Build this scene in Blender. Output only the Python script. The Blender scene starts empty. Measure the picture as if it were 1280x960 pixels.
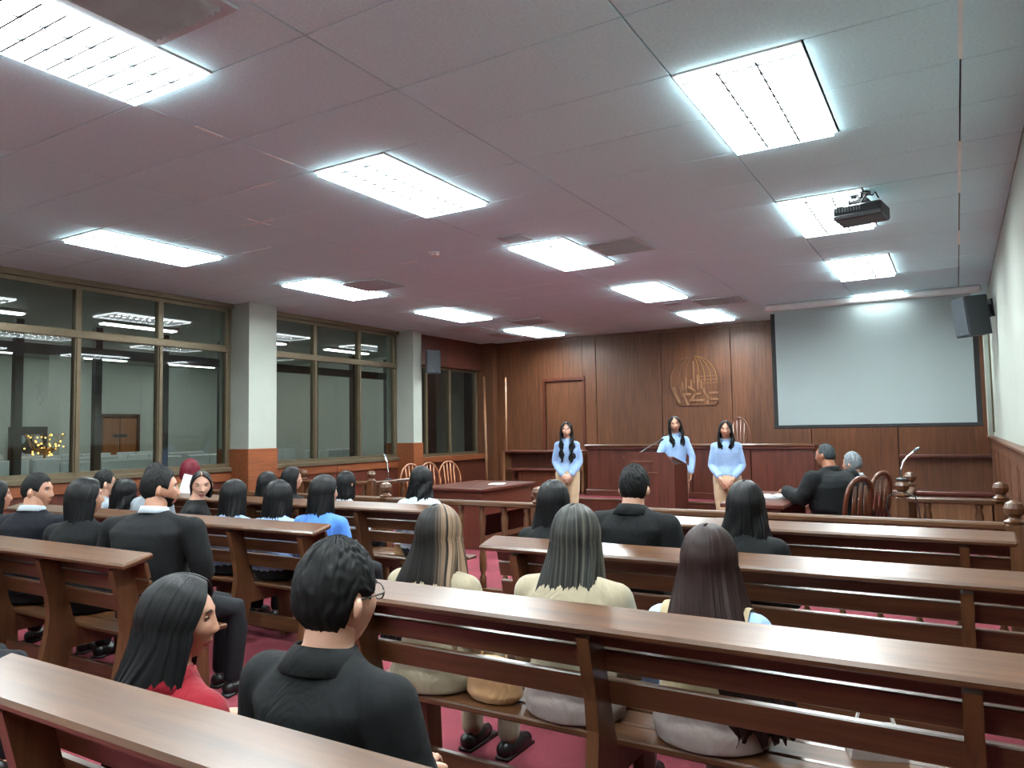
import bpy, math, random
import numpy as np
from mathutils import Vector, Matrix, Euler
random.seed(7)
rng = np.random.default_rng(11)
R = math.radians
SC = bpy.context.scene
COL = SC.collection

# ------------------------------------------------------------------ camera, world, exposure
CAM_Z = 1.48
CEIL = 3.223
cam_d = bpy.data.cameras.new('camera')
cam = bpy.data.objects.new('camera', cam_d)
COL.objects.link(cam)
cam_d.sensor_fit = 'HORIZONTAL'
cam_d.sensor_width = 36.0
cam_d.lens = 927.1 / 1280.0 * 36.0
cam_d.clip_start = 0.05
_y, _p, _r = R(30.908), R(3.545), R(-0.963)
fw = Vector((-math.sin(_y) * math.cos(_p), math.cos(_y) * math.cos(_p), math.sin(_p)))
rt = Vector((math.cos(_y), math.sin(_y), 0))
up = rt.cross(fw)
rt2 = rt * math.cos(_r) + up * math.sin(_r)
up2 = -rt * math.sin(_r) + up * math.cos(_r)
m3 = Matrix((rt2, up2, -fw)).transposed()
cam.matrix_world = Matrix.Translation((0, 0, CAM_Z)) @ m3.to_4x4()
SC.camera = cam

world = bpy.data.worlds.new('night')
SC.world = world
world.use_nodes = True
world.node_tree.nodes['Background'].inputs[0].default_value = (0.02, 0.024, 0.03, 1)
world.node_tree.nodes['Background'].inputs[1].default_value = 0.4
SC.view_settings.view_transform = 'Standard'
SC.view_settings.look = 'None'
SC.view_settings.gamma = 1.0
SC.view_settings.use_curve_mapping = False
SC.view_settings.exposure = 1.1
SC.cycles.use_denoising = True
SC.cycles.max_bounces = 8
SC.cycles.diffuse_bounces = 5
SC.cycles.transparent_max_bounces = 12
SC.cycles.caustics_reflective = False
SC.cycles.caustics_refractive = False
SC.cycles.sample_clamp_indirect = 6.0
TUBE_POWER = 21.0     # emission of the lamp panels in the troffers

# ------------------------------------------------------------------ materials
MATS = {}
def srgb(r, g, b):
    f = lambda c: (c / 255 / 12.92) if c / 255 <= 0.04045 else ((c / 255 + 0.055) / 1.055) ** 2.4
    return (f(r), f(g), f(b), 1.0)

def new_mat(name):
    m = bpy.data.materials.new(name)
    m.use_nodes = True
    nt = m.node_tree
    return m, nt, nt.nodes['Principled BSDF']

def noise_mix(nt, c1, c2, scale, detail=4.0, mapscale=(1, 1, 1), coord='Object', lo=0.35, hi=0.65, distort=0.0, rough=0.55):
    tc = nt.nodes.new('ShaderNodeTexCoord')
    mp = nt.nodes.new('ShaderNodeMapping')
    mp.inputs['Scale'].default_value = mapscale
    nt.links.new(tc.outputs[coord], mp.inputs[0])
    n = nt.nodes.new('ShaderNodeTexNoise')
    n.inputs['Scale'].default_value = scale
    n.inputs['Detail'].default_value = detail
    n.inputs['Roughness'].default_value = rough
    n.inputs['Distortion'].default_value = distort
    nt.links.new(mp.outputs[0], n.inputs['Vector'])
    r = nt.nodes.new('ShaderNodeValToRGB')
    r.color_ramp.elements[0].position = lo
    r.color_ramp.elements[0].color = c1
    r.color_ramp.elements[1].position = hi
    r.color_ramp.elements[1].color = c2
    nt.links.new(n.outputs['Fac'], r.inputs[0])
    return r, n, mp

def bump(nt, b, src, strength=0.2, dist=0.01):
    bm = nt.nodes.new('ShaderNodeBump')
    bm.inputs['Strength'].default_value = strength
    bm.inputs['Distance'].default_value = dist
    nt.links.new(src, bm.inputs['Height'])
    nt.links.new(bm.outputs[0], b.inputs['Normal'])

def wood(name, c1, c2, axis='Z', rough=0.35, scale=1.0, coat=0.0, spec=0.5):
    m, nt, b = new_mat(name)
    s = {'X': (1.2, 22, 22), 'Y': (22, 1.2, 22), 'Z': (22, 22, 1.2)}[axis]
    r, n, mp = noise_mix(nt, c1, c2, 1.6 * scale, 6, s, lo=0.3, hi=0.72, distort=0.6)
    # broad tone variation of the veneer
    r2, n2, _ = noise_mix(nt, (0.82, 0.82, 0.82, 1), (1.12, 1.1, 1.08, 1), 0.9, 2,
                          tuple(0.35 if q < 2 else 1.6 for q in s))
    mx = nt.nodes.new('ShaderNodeMixRGB'); mx.blend_type = 'MULTIPLY'; mx.inputs[0].default_value = 1.0
    nt.links.new(r.outputs[0], mx.inputs[1]); nt.links.new(r2.outputs[0], mx.inputs[2])
    nt.links.new(mx.outputs[0], b.inputs['Base Color'])
    b.inputs['Roughness'].default_value = rough
    b.inputs['Specular IOR Level'].default_value = spec
    if coat:
        b.inputs['Coat Weight'].default_value = coat
        b.inputs['Coat Roughness'].default_value = 0.22
    bump(nt, b, n.outputs['Fac'], 0.08, 0.004)
    MATS[name] = m
    return m

def plain(name, col, rough=0.6, metal=0.0, noise=0.08, nscale=12, bumpy=0.0, emis=None, spec=0.5, coord='Object', mapscale=(1, 1, 1), sheen=0.0):
    m, nt, b = new_mat(name)
    c1 = tuple(max(0, c * (1 - noise)) for c in col[:3]) + (1,)
    c2 = tuple(min(1, c * (1 + noise)) for c in col[:3]) + (1,)
    r, n, mp = noise_mix(nt, c1, c2, nscale, 4, mapscale, coord)
    nt.links.new(r.outputs[0], b.inputs['Base Color'])
    b.inputs['Roughness'].default_value = rough
    b.inputs['Metallic'].default_value = metal
    b.inputs['Specular IOR Level'].default_value = spec
    if sheen:
        b.inputs['Sheen Weight'].default_value = sheen
    if bumpy:
        bump(nt, b, n.outputs['Fac'], bumpy, 0.01)
    if emis:
        b.inputs['Emission Color'].default_value = emis[0]
        b.inputs['Emission Strength'].default_value = emis[1]
    MATS[name] = m
    return m

wood('wall_wood', srgb(74, 43, 27), srgb(108, 67, 43), 'Z', 0.42)
wood('wall_wood_side', srgb(74, 44, 28), srgb(106, 67, 44), 'Z', 0.42)
wood('bench_wood', srgb(64, 39, 22), srgb(96, 63, 39), 'X', 0.34, coat=0.35)
wood('bench_wood_side', srgb(70, 42, 24), srgb(100, 65, 39), 'Z', 0.36, coat=0.2)
wood('desk_wood', srgb(66, 30, 22), srgb(96, 48, 34), 'X', 0.36, coat=0.15)
wood('desk_wood_z', srgb(66, 30, 22), srgb(96, 48, 34), 'Z', 0.38, coat=0.15)
wood('chair_wood', srgb(120, 72, 44), srgb(158, 104, 68), 'Z', 0.35, coat=0.2)
wood('dark_chair_wood', srgb(70, 36, 24), srgb(104, 58, 38), 'Z', 0.3, coat=0.3)
wood('trim_wood', srgb(112, 76, 50), srgb(142, 102, 70), 'Z', 0.4)
wood('sill_wood', srgb(108, 58, 34), srgb(138, 80, 48), 'Y', 0.4)
wood('door_wood', srgb(150, 92, 50), srgb(178, 116, 70), 'Z', 0.45)
plain('ceiling_tile', srgb(202, 240, 251), 0.9, noise=0.05, nscale=60, bumpy=0.12)
plain('ceiling_back', srgb(90, 86, 84), 0.9)
plain('runner_white', srgb(232, 244, 248), 0.6, noise=0.1, nscale=3)
plain('wall_paint', srgb(160, 165, 156), 0.75, noise=0.03, nscale=3, bumpy=0.02)
plain('column_paint', srgb(160, 166, 156), 0.7, noise=0.03, nscale=3, bumpy=0.02)
plain('rear_paint', srgb(226, 232, 230), 0.8, noise=0.02, nscale=3)
plain('far_paint', srgb(206, 212, 204), 0.8, noise=0.03)
plain('frame_alu', srgb(112, 100, 80), 0.38, metal=0.55, noise=0.06, nscale=20)
plain('frame_dark', srgb(58, 48, 38), 0.5, noise=0.1)
plain('light_frame', srgb(224, 226, 226), 0.5, noise=0.02)
plain('louvre', srgb(46, 50, 54), 0.5, noise=0.02)
plain('vent_grey', srgb(176, 192, 198), 0.6, noise=0.06)
plain('vent_dark', srgb(118, 128, 132), 0.7, noise=0.1)
wood('emblem_wood', srgb(112, 78, 54), srgb(150, 112, 80), 'Z', 0.4)
plain('black_plastic', srgb(34, 36, 40), 0.45, noise=0.1)
plain('grey_plastic', srgb(92, 98, 102), 0.45, noise=0.05)
plain('speaker_grey', srgb(48, 54, 60), 0.55, noise=0.12, nscale=80)
plain('screen_white', srgb(158, 171, 171), 0.85, noise=0.015, nscale=2)
plain('screen_black', srgb(30, 32, 34), 0.7)
plain('chrome', srgb(200, 200, 200), 0.2, metal=1.0, noise=0.02)
plain('paper', srgb(196, 198, 200), 0.8, noise=0.02)
plain('cloth_white', srgb(216, 220, 220), 0.85, noise=0.04, bumpy=0.05)
plain('far_floor', srgb(120, 118, 112), 0.35, noise=0.06, nscale=2)
plain('black_rubber', srgb(20, 20, 20), 0.7)
plain('brass', srgb(176, 138, 84), 0.38, metal=0.7, noise=0.08)
plain('gold_lamp', srgb(220, 160, 60), 0.4, emis=(srgb(255, 190, 90), 3.0))

def carpet_mat():
    m, nt, b = new_mat('carpet')
    r, n, mp = noise_mix(nt, srgb(100, 42, 50), srgb(124, 56, 66), 180, 2, lo=0.3, hi=0.7)
    r2, n2, _ = noise_mix(nt, (0.8, 0.8, 0.8, 1), (1.1, 1.1, 1.1, 1), 2.2, 5)
    mx = nt.nodes.new('ShaderNodeMixRGB'); mx.blend_type = 'MULTIPLY'; mx.inputs[0].default_value = 1.0
    nt.links.new(r.outputs[0], mx.inputs[1]); nt.links.new(r2.outputs[0], mx.inputs[2])
    nt.links.new(mx.outputs[0], b.inputs['Base Color'])
    b.inputs['Roughness'].default_value = 0.95
    b.inputs['Specular IOR Level'].default_value = 0.15
    bump(nt, b, n.outputs['Fac'], 0.5, 0.004)
    MATS['carpet'] = m
carpet_mat()

def glass_mat(name, tint, refl=1.0):
    m = bpy.data.materials.new(name); m.use_nodes = True
    nt = m.node_tree; nt.nodes.clear()
    out = nt.nodes.new('ShaderNodeOutputMaterial')
    tr = nt.nodes.new('ShaderNodeBsdfTransparent'); tr.inputs[0].default_value = tint
    gl = nt.nodes.new('ShaderNodeBsdfGlossy'); gl.inputs['Roughness'].default_value = 0.015
    gl.inputs[0].default_value = (refl, refl, refl, 1)
    fr = nt.nodes.new('ShaderNodeFresnel'); fr.inputs[0].default_value = 1.62
    # a pane reflects on its front faces only; the exit face would otherwise read as total reflection
    ge = nt.nodes.new('ShaderNodeNewGeometry'); iv = nt.nodes.new('ShaderNodeMath'); iv.operation = 'SUBTRACT'; iv.inputs[0].default_value = 1.0
    nt.links.new(ge.outputs['Backfacing'], iv.inputs[1])
    mu = nt.nodes.new('ShaderNodeMath'); mu.operation = 'MULTIPLY'
    nt.links.new(fr.outputs[0], mu.inputs[0]); nt.links.new(iv.outputs[0], mu.inputs[1])
    mx = nt.nodes.new('ShaderNodeMixShader')
    nt.links.new(mu.outputs[0], mx.inputs[0]); nt.links.new(tr.outputs[0], mx.inputs[1]); nt.links.new(gl.outputs[0], mx.inputs[2])
    nt.links.new(mx.outputs[0], out.inputs[0])
    MATS[name] = m
glass_mat('window_glass', (0.80, 0.84, 0.82, 1))
glass_mat('dark_glass', (0.72, 0.75, 0.74, 1))
glass_mat('lens_glass', (0.92, 0.94, 0.94, 1))

def emission(name, col, strength):
    m = bpy.data.materials.new(name); m.use_nodes = True
    nt = m.node_tree; nt.nodes.clear()
    out = nt.nodes.new('ShaderNodeOutputMaterial'); e = nt.nodes.new('ShaderNodeEmission')
    e.inputs[0].default_value = col; e.inputs[1].default_value = strength
    nt.links.new(e.outputs[0], out.inputs[0]); MATS[name] = m
emission('lamp_panel', (0.88, 0.985, 1.0, 1), TUBE_POWER * 1.45)
emission('lamp_tube', (0.88, 0.985, 1.0, 1), TUBE_POWER * 2.4)
emission('far_lamp', (0.95, 1.0, 0.98, 1), 7.0)
emission('halo_lip', (0.88, 0.985, 1.0, 1), TUBE_POWER * 0.4)  # glow for the added lip that brightens the ceiling round each troffer

def skin_mat(name, col):
    m, nt, b = new_mat(name)
    c2 = tuple(min(1, c * 1.08) for c in col[:3]) + (1,)
    c1 = (col[0] * 0.95, col[1] * 0.9, col[2] * 0.88, 1)
    r, n, mp = noise_mix(nt, c1, c2, 14, 4)
    nt.links.new(r.outputs[0], b.inputs['Base Color'])
    b.inputs['Roughness'].default_value = 0.5
    b.inputs['Subsurface Weight'].default_value = 0.08
    b.inputs['Subsurface Radius'].default_value = (0.012, 0.005, 0.003)
    MATS[name] = m
skin_mat('skin_fair', srgb(184, 142, 122))
skin_mat('skin_tan', srgb(168, 124, 102))
skin_mat('skin_brown', srgb(146, 96, 72))
skin_mat('lips', srgb(146, 78, 74))
plain('eye_white', srgb(220, 216, 210), 0.3, noise=0.01)
plain('eye_dark', srgb(26, 18, 14), 0.25, noise=0.05)

def fabric(name, col, rough=0.85, wr=0.25, sheen=0.1):
    m, nt, b = new_mat(name)
    c1 = tuple(c * 0.86 for c in col[:3]) + (1,)
    c2 = tuple(min(1, c * 1.1) for c in col[:3]) + (1,)
    r, n, mp = noise_mix(nt, c1, c2, 7, 5, lo=0.3, hi=0.7)
    nt.links.new(r.outputs[0], b.inputs['Base Color'])
    b.inputs['Roughness'].default_value = rough
    b.inputs['Specular IOR Level'].default_value = 0.25
    b.inputs['Sheen Weight'].default_value = sheen if max(col[:3]) > 0.05 else 0.0
    r2, n2, mp2 = noise_mix(nt, c1, c2, 9, 3, (1, 1, 0.45), distort=1.2)
    bump(nt, b, n2.outputs['Fac'], wr, 0.04)
    MATS[name] = m
fabric('suit_black', srgb(11, 13, 15), wr=0.3)
fabric('suit_navy', srgb(11, 14, 22), wr=0.3)
fabric('robe_black', srgb(14, 18, 20), wr=0.4)
fabric('blazer_beige', srgb(142, 131, 110), wr=0.35)
fabric('vest_beige', srgb(146, 130, 102), wr=0.3)
fabric('skirt_grey', srgb(142, 130, 126), wr=0.3)
fabric('shirt_blue', srgb(140, 168, 206), wr=0.4)
fabric('shirt_strong_blue', srgb(66, 112, 184), wr=0.4)
fabric('shirt_white', srgb(164, 174, 182), wr=0.4)
fabric('jacket_red', srgb(122, 11, 27), wr=0.4)
fabric('top_pink', srgb(214, 98, 112), wr=0.3)
fabric('top_khaki', srgb(128, 116, 84), wr=0.3)
fabric('shirt_grey', srgb(122, 130, 138), wr=0.3)
fabric('pants_khaki', srgb(186, 162, 132), wr=0.35)
fabric('pants_black', srgb(24, 25, 29), wr=0.3)
fabric('bag_tan', srgb(178, 140, 100), wr=0.5)
fabric('strap_dark', srgb(60, 22, 28), wr=0.1)
plain('shoe_black', srgb(22, 20, 20), 0.35)
plain('shoe_nude', srgb(206, 176, 150), 0.4)

def hair_mat(name, c1, c2, stripes=None, rough=0.42):
    m, nt, b = new_mat(name)
    r, n, mp = noise_mix(nt, c1, c2, 1.0, 5, (46, 1.3, 1), 'UV', lo=0.3, hi=0.75)
    last = r.outputs[0]
    if stripes:
        # dyed locks: tone depends on where round the head the lock grows
        col, u0, u1, dens = stripes
        r3, n3, mp3 = noise_mix(nt, (0, 0, 0, 1), (1, 1, 1, 1), 1.0, 3, (22, 0.5, 1), 'UV', lo=dens - 0.06, hi=dens + 0.06)
        tc = nt.nodes.new('ShaderNodeTexCoord'); sp = nt.nodes.new('ShaderNodeSeparateXYZ')
        nt.links.new(tc.outputs['UV'], sp.inputs[0])
        mr = nt.nodes.new('ShaderNodeMapRange')
        mr.inputs['From Min'].default_value = u0; mr.inputs['From Max'].default_value = u1
        nt.links.new(sp.outputs['X'], mr.inputs['Value'])
        mu = nt.nodes.new('ShaderNodeMath'); mu.operation = 'MULTIPLY'
        nt.links.new(mr.outputs[0], mu.inputs[0]); nt.links.new(r3.outputs[0], mu.inputs[1])
        mx = nt.nodes.new('ShaderNodeMixRGB')
        nt.links.new(mu.outputs[0], mx.inputs[0]); nt.links.new(last, mx.inputs[1]); mx.inputs[2].default_value = col
        last = mx.outputs[0]
    nt.links.new(last, b.inputs['Base Color'])
    b.inputs['Roughness'].default_value = rough
    b.inputs['Specular IOR Level'].default_value = 0.18
    bump(nt, b, n.outputs['Fac'], 0.6, 0.004)
    MATS[name] = m
hair_mat('hair_black', srgb(7, 8, 9), srgb(20, 20, 22))
hair_mat('hair_short', srgb(7, 8, 8), srgb(20, 20, 22), rough=0.6)
hair_mat('hair_brown', srgb(24, 14, 14), srgb(46, 29, 27), rough=0.45)
hair_mat('hair_highlight', srgb(14, 13, 13), srgb(34, 30, 28), (srgb(132, 108, 88), 0.22, 0.5, 0.46))
hair_mat('hair_ash', srgb(20, 22, 22), srgb(52, 52, 50), (srgb(88, 84, 76), -0.6, 0.6, 0.55))
hair_mat('hair_red', srgb(74, 16, 28), srgb(112, 34, 46))
hair_mat('hair_grey', srgb(84, 92, 96), srgb(134, 140, 144), rough=0.55)
hair_mat('hair_greying', srgb(26, 32, 35), srgb(62, 70, 74), rough=0.6)
# ------------------------------------------------------------------ mesh helpers
class MB:
    def __init__(self):
        self.v = []; self.f = []; self.m = []; self.uv = None
    def add(self, verts, faces, mi=0):
        o = len(self.v)
        self.v.extend([tuple(p) for p in verts])
        for q in faces:
            self.f.append(tuple(i + o for i in q)); self.m.append(mi)
        return self
    def box(self, c, s, rot=None, mi=0, taper=1.0, bevel=0.0):
        hx, hy, hz = s[0] / 2, s[1] / 2, s[2] / 2
        if bevel <= 0:
            P = [(-hx, -hy, -hz), (hx, -hy, -hz), (hx, hy, -hz), (-hx, hy, -hz),
                 (-hx * taper, -hy * taper, hz), (hx * taper, -hy * taper, hz), (hx * taper, hy * taper, hz), (-hx * taper, hy * taper, hz)]
            F = [(0, 3, 2, 1), (4, 5, 6, 7), (0, 1, 5, 4), (1, 2, 6, 5), (2, 3, 7, 6), (3, 0, 4, 7)]
        else:
            b = min(bevel, hx * .9, hy * .9, hz * .9)
            P = []; F = []
            rings = []
            for (z, ins) in ((-hz, b), (-hz + b, 0), (hz - b, 0), (hz, b)):
                x, y = hx - ins, hy - ins
                c4 = [(-x + (b if ins == 0 else 0), -y), (x - (b if ins == 0 else 0), -y), (x, -y + (b if ins == 0 else 0)), (x, y - (b if ins == 0 else 0)),
                      (x - (b if ins == 0 else 0), y), (-x + (b if ins == 0 else 0), y), (-x, y - (b if ins == 0 else 0)), (-x, -y + (b if ins == 0 else 0))]
                rings.append([len(P) + i for i in range(8)])
                P += [(px, py, z) for px, py in c4]
            F.append(tuple(reversed(rings[0]))); F.append(tuple(rings[3]))
            for a in range(3):
                for i in range(8):
                    j = (i + 1) % 8
                    F.append((rings[a][i], rings[a][j], rings[a + 1][j], rings[a + 1][i]))
        M = rot if rot is not None else Matrix.Identity(3)
        c = Vector(c)
        self.add([M @ Vector(p) + c for p in P], F, mi)
        return self
    def prism(self, poly, axis, a, b, mi=0):
        # poly: list of 2D points (counter-clockwise), extruded along an axis from a to b
        n = len(poly)
        def mk(p, t):
            return {'X': (t, p[0], p[1]), 'Y': (p[0], t, p[1]), 'Z': (p[0], p[1], t)}[axis]
        V = [mk(p, a) for p in poly] + [mk(p, b) for p in poly]
        F = [tuple(range(n - 1, -1, -1)), tuple(range(n, 2 * n))]
        for i in range(n):
            j = (i + 1) % n
            F.append((i, j, n + j, n + i))
        self.add(V, F, mi)
        return self
    def tube(self, pts, radii, n=10, mi=0, caps=True, flat=None):
        # swept circle (or ellipse: flat = (ax, ay) factors with a fixed reference axis)
        pts = [Vector(p) for p in pts]
        if not hasattr(radii, '__len__'):
            radii = [radii] * len(pts)
        ref = None
        rings = []
        V = []
        for i, p in enumerate(pts):
            d = (pts[min(i + 1, len(pts) - 1)] - pts[max(i - 1, 0)])
            if d.length < 1e-9: d = Vector((0, 0, 1))
            d.normalize()
            if ref is None:
                ref = Vector((1, 0, 0)) if abs(d.x) < 0.9 else Vector((0, 1, 0))
            u = (ref - d * ref.dot(d)).normalized(); w = d.cross(u); ref = u
            ra, rb = (radii[i] if hasattr(radii[i], '__len__') else (radii[i], radii[i]))
            rings.append(len(V))
            for k in range(n):
                a = 2 * math.pi * k / n
                V.append(p + u * (math.cos(a) * ra) + w * (math.sin(a) * rb))
        F = []
        for i in range(len(pts) - 1):
            for k in range(n):
                j = (k + 1) % n
                F.append((rings[i] + k, rings[i] + j, rings[i + 1] + j, rings[i + 1] + k))
        if caps:
            F.append(tuple(rings[0] + k for k in range(n - 1, -1, -1)))
            F.append(tuple(rings[-1] + k for k in range(n)))
        self.add(V, F, mi)
        return self
    def lathe(self, prof, c=(0, 0, 0), n=14, mi=0):
        # prof: list of (radius, z)
        V = []; F = []
        for r, z in prof:
            for k in range(n):
                a = 2 * math.pi * k / n
                V.append((c[0] + r * math.cos(a), c[1] + r * math.sin(a), c[2] + z))
        for i in range(len(prof) - 1):
            for k in range(n):
                j = (k + 1) % n
                F.append((i * n + k, i * n + j, (i + 1) * n + j, (i + 1) * n + k))
        F.append(tuple(range(n - 1, -1, -1)))
        F.append(tuple((len(prof) - 1) * n + k for k in range(n)))
        self.add(V, F, mi)
        return self
    def ball(self, c, r, nu=12, nv=8, mi=0, rot=None):
        rx, ry, rz = r if hasattr(r, '__len__') else (r, r, r)
        V = []; F = []
        M = rot if rot is not None else Matrix.Identity(3)
        c = Vector(c)
        for i in range(nv + 1):
            t = math.pi * i / nv
            t = min(max(t, 0.02), math.pi - 0.02)
            for k in range(nu):
                a = 2 * math.pi * k / nu
                V.append(M @ Vector((rx * math.sin(t) * math.cos(a), ry * math.sin(t) * math.sin(a), rz * math.cos(t))) + c)
        for i in range(nv):
            for k in range(nu):
                j = (k + 1) % nu
                F.append((i * nu + k, (i + 1) * nu + k, (i + 1) * nu + j, i * nu + j))
        F.append(tuple(range(nu)))
        F.append(tuple(nv * nu + k for k in range(nu - 1, -1, -1)))
        self.add(V, F, mi)
        return self
    def ellipses(self, secs, n=20, mi=0):
        # loft of ellipses in horizontal planes: (cx, cy, z, rx, ry)
        V = []; F = []
        for cx, cy, z, rx, ry in secs:
            for k in range(n):
                a = 2 * math.pi * k / n
                V.append((cx + rx * math.cos(a), cy + ry * math.sin(a), z))
        for i in range(len(secs) - 1):
            for k in range(n):
                j = (k + 1) % n
                F.append((i * n + k, i * n + j, (i + 1) * n + j, (i + 1) * n + k))
        F.append(tuple(range(n - 1, -1, -1)))
        F.append(tuple((len(secs) - 1) * n + k for k in range(n)))
        self.add(V, F, mi)
        return self
    def mesh(self, name, mats, smooth=False):
        me = bpy.data.meshes.new(name)
        me.from_pydata(self.v, [], self.f)
        for m in (mats if isinstance(mats, (list, tuple)) else [mats]):
            me.materials.append(MATS[m])
        if any(self.m):
            me.polygons.foreach_set('material_index', self.m)
        if smooth:
            me.polygons.foreach_set('use_smooth', [True] * len(me.polygons))
        me.update()
        return me
    def build(self, name, mats, parent=None, smooth=False):
        return link(name, self.mesh(name, mats, smooth), parent)

def link(name, me, parent=None):
    o = bpy.data.objects.new(name, me)
    COL.objects.link(o)
    if parent is not None:
        o.parent = parent
    return o

def tag(o, label=None, cat=None, group=None, kind=None):
    if label: o['label'] = label
    if cat: o['category'] = cat
    if group: o['group'] = group
    if kind: o['kind'] = kind
    return o

def thing(name, label, cat, loc=(0, 0, 0), rz=0.0, group=None):
    o = bpy.data.objects.new(name, None)
    o.empty_display_size = 0.1
    COL.objects.link(o)
    o.location = loc
    o.rotation_euler = (0, 0, rz)
    return tag(o, label, cat, group)

def copy_tree(src, parent=None):
    c = src.copy()
    COL.objects.link(c)
    if parent is not None:
        c.parent = parent
    for ch in list(src.children):
        copy_tree(ch, c)
    return c

def struct(name, mb, mats, parent=None, smooth=False):
    o = mb.build(name, mats, parent, smooth)
    if parent is None:
        o['kind'] = 'structure'
    return o

def rotx(a): return Matrix.Rotation(a, 3, 'X')
def roty(a): return Matrix.Rotation(a, 3, 'Y')
def rotz(a): return Matrix.Rotation(a, 3, 'Z')
# ------------------------------------------------------------------ the room
XL, XR, YB, YF = -8.29, 0.42, 12.66, -3.6
floor = struct('floor', MB().box(((XL + XR) / 2 - 0.0, (YB + YF) / 2, -0.05), (XR - XL + 0.4, YB - YF + 0.4, 0.1)), 'carpet')

# ceiling: slab above, tiles below, each its own piece
ceiling = struct('ceiling', MB().box(((XL + XR) / 2, (YB + YF) / 2, CEIL + 0.2), (XR - XL + 0.6, YB - YF + 0.6, 0.06)), 'ceiling_back')
PX, PY = 1.235, 0.6165
xlines = [0.092 - PX * k for k in range(0, 7)]
ylines = []
y = 4.72
while y > YF: y -= PY
while y < YB:
    ylines.append(y); y += PY
ylines.append(y)
tile_meshes = {}
def tile_mesh(w, h):
    k = (round(w, 3), round(h, 3))
    if k not in tile_meshes:
        tile_meshes[k] = MB().box((0, 0, 0.009), (w - 0.007, h - 0.007, 0.018), bevel=0.003).mesh('tile', 'ceiling_tile')
    return tile_meshes[k]
LIGHT_X = {'left': -6.70 + 0.30875, 'middle': -3.613 + 0.30875, 'right': -1.143 + 0.30875}
LIGHT_Y = [4.72 - PY + k * 4 * PY for k in range(-2, 4)]   # centres, 2.466 m apart
def under_light(xa, xb, ya, yb):
    xc, yc = (xa + xb) / 2, (ya + yb) / 2
    for lx in LIGHT_X.values():
        if abs(xc - lx) < 0.2:
            for ly in LIGHT_Y:
                if abs(yc - ly) < PY * 0.9:
                    return True
    return False
xb = [XR] + xlines + [XL - 0.02]
for i in range(len(xb) - 1):
    for j in range(len(ylines) - 1):
        x1, x0 = xb[i], xb[i + 1]
        ya, yb = max(ylines[j], YF), min(ylines[j + 1], YB)
        if yb - ya < 0.03: continue
        cells = [(x0, x1)]
        if x1 - x0 > 1.0:
            xm = (x0 + x1) / 2
            if under_light(x0, xm, ya, yb): cells = [(xm, x1)]
            elif under_light(xm, x1, ya, yb): cells = [(x0, xm)]
        for (a, b) in cells:
            o = link('tile', tile_mesh(b - a, yb - ya), ceiling)
            o.location = ((a + b) / 2, (ya + yb) / 2, CEIL + random.uniform(-0.0015, 0.0015))
# the worn main runner near the right wall shows between the tiles, in lengths
for (a, b) in ((-1.2, 2.0), (2.2, 3.05), (3.5, 4.08), (5.3, 6.5), (7.8, 8.4)):
    MB().box((0.092, (a + b) / 2, CEIL - 0.003), (0.02, b - a, 0.005)).build('runner', 'runner_white', ceiling)

# worn joints where the white carrier of the tiles shows
for (xa, ya, xb_, yb_) in ((-3.613, 2.6, -3.613, 2.78), (-3.613, 3.1, -3.613, 3.32), (-4.27, 3.487, -3.98, 3.487), (-4.848, 3.98, -4.848, 4.2), (-5.06, 4.10, -4.69, 4.10), (-5.82, 4.72, -5.43, 4.72), (-4.848, 5.17, -4.848, 5.42), (-4.93, 5.953, -4.66, 5.953)):
    MB().box(((xa + xb_) / 2, (ya + yb_) / 2, CEIL - 0.003), (max(abs(xb_ - xa), 0.012), max(abs(yb_ - ya), 0.012), 0.005)).build('runner', 'runner_white', ceiling)
# ---- back wall of veneered panels
wall_back = struct('wall_back', MB().box(((XL + XR) / 2 - 0.1, YB + 0.12, CEIL / 2), (XR - XL + 0.8, 0.12, CEIL + 0.2)), 'screen_black')
bx = [-8.0, -6.97, -5.75, -4.48, -3.25, -2.01, -0.78, XR]
for i in range(len(bx) - 1):
    a, b = bx[i], bx[i + 1]
    if i == 1:      # the flush door stands in this panel
        da, db, dt = -6.83, -6.03, 2.40
        m = MB()
        m.box(((a + da) / 2, YB + 0.02, CEIL / 2), (da - a - 0.01, 0.04, CEIL))
        m.box(((db + b) / 2, YB + 0.02, CEIL / 2), (b - db - 0.01, 0.04, CEIL))
        m.box(((da + db) / 2, YB + 0.02, (dt + CEIL) / 2), (db - da, 0.04, CEIL - dt))
        m.build('panel', 'wall_wood', wall_back)
        d = struct('door_1', MB().box(((da + db) / 2, YB + 0.035, dt / 2), (db - da - 0.02, 0.04, dt - 0.02), bevel=0.004), 'wall_wood')
        fr = MB()
        fr.box((da - 0.025, YB - 0.012, dt / 2), (0.05, 0.03, dt)).build('door_frame', 'desk_wood_z', d)
        MB().box((db + 0.025, YB - 0.012, dt / 2), (0.05, 0.03, dt)).build('door_frame', 'desk_wood_z', d)
        MB().box(((da + db) / 2, YB - 0.012, dt + 0.03), (db - da + 0.1, 0.03, 0.06)).build('door_frame', 'desk_wood_z', d)
        MB().lathe([(0.012, 0), (0.012, 0.04), (0.026, 0.05), (0.028, 0.07), (0.014, 0.085)], (0, 0, 0), 12).build('door_knob', 'brass', d)
        k = d.children[-1]; k.location = (db - 0.07, YB + 0.02, 1.02); k.rotation_euler = (R(90), 0, 0)
        continue
    MB().box(((a + b) / 2, YB + 0.02, CEIL / 2), (b - a - 0.012, 0.04, CEIL), bevel=0.004).build('panel', 'wall_wood', wall_back)
trim = struct('trim_1', MB().box(((-0.78 + XR) / 2, YB - 0.02, 0.985), (XR + 0.78, 0.05, 0.05), bevel=0.008), 'desk_wood')
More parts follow.
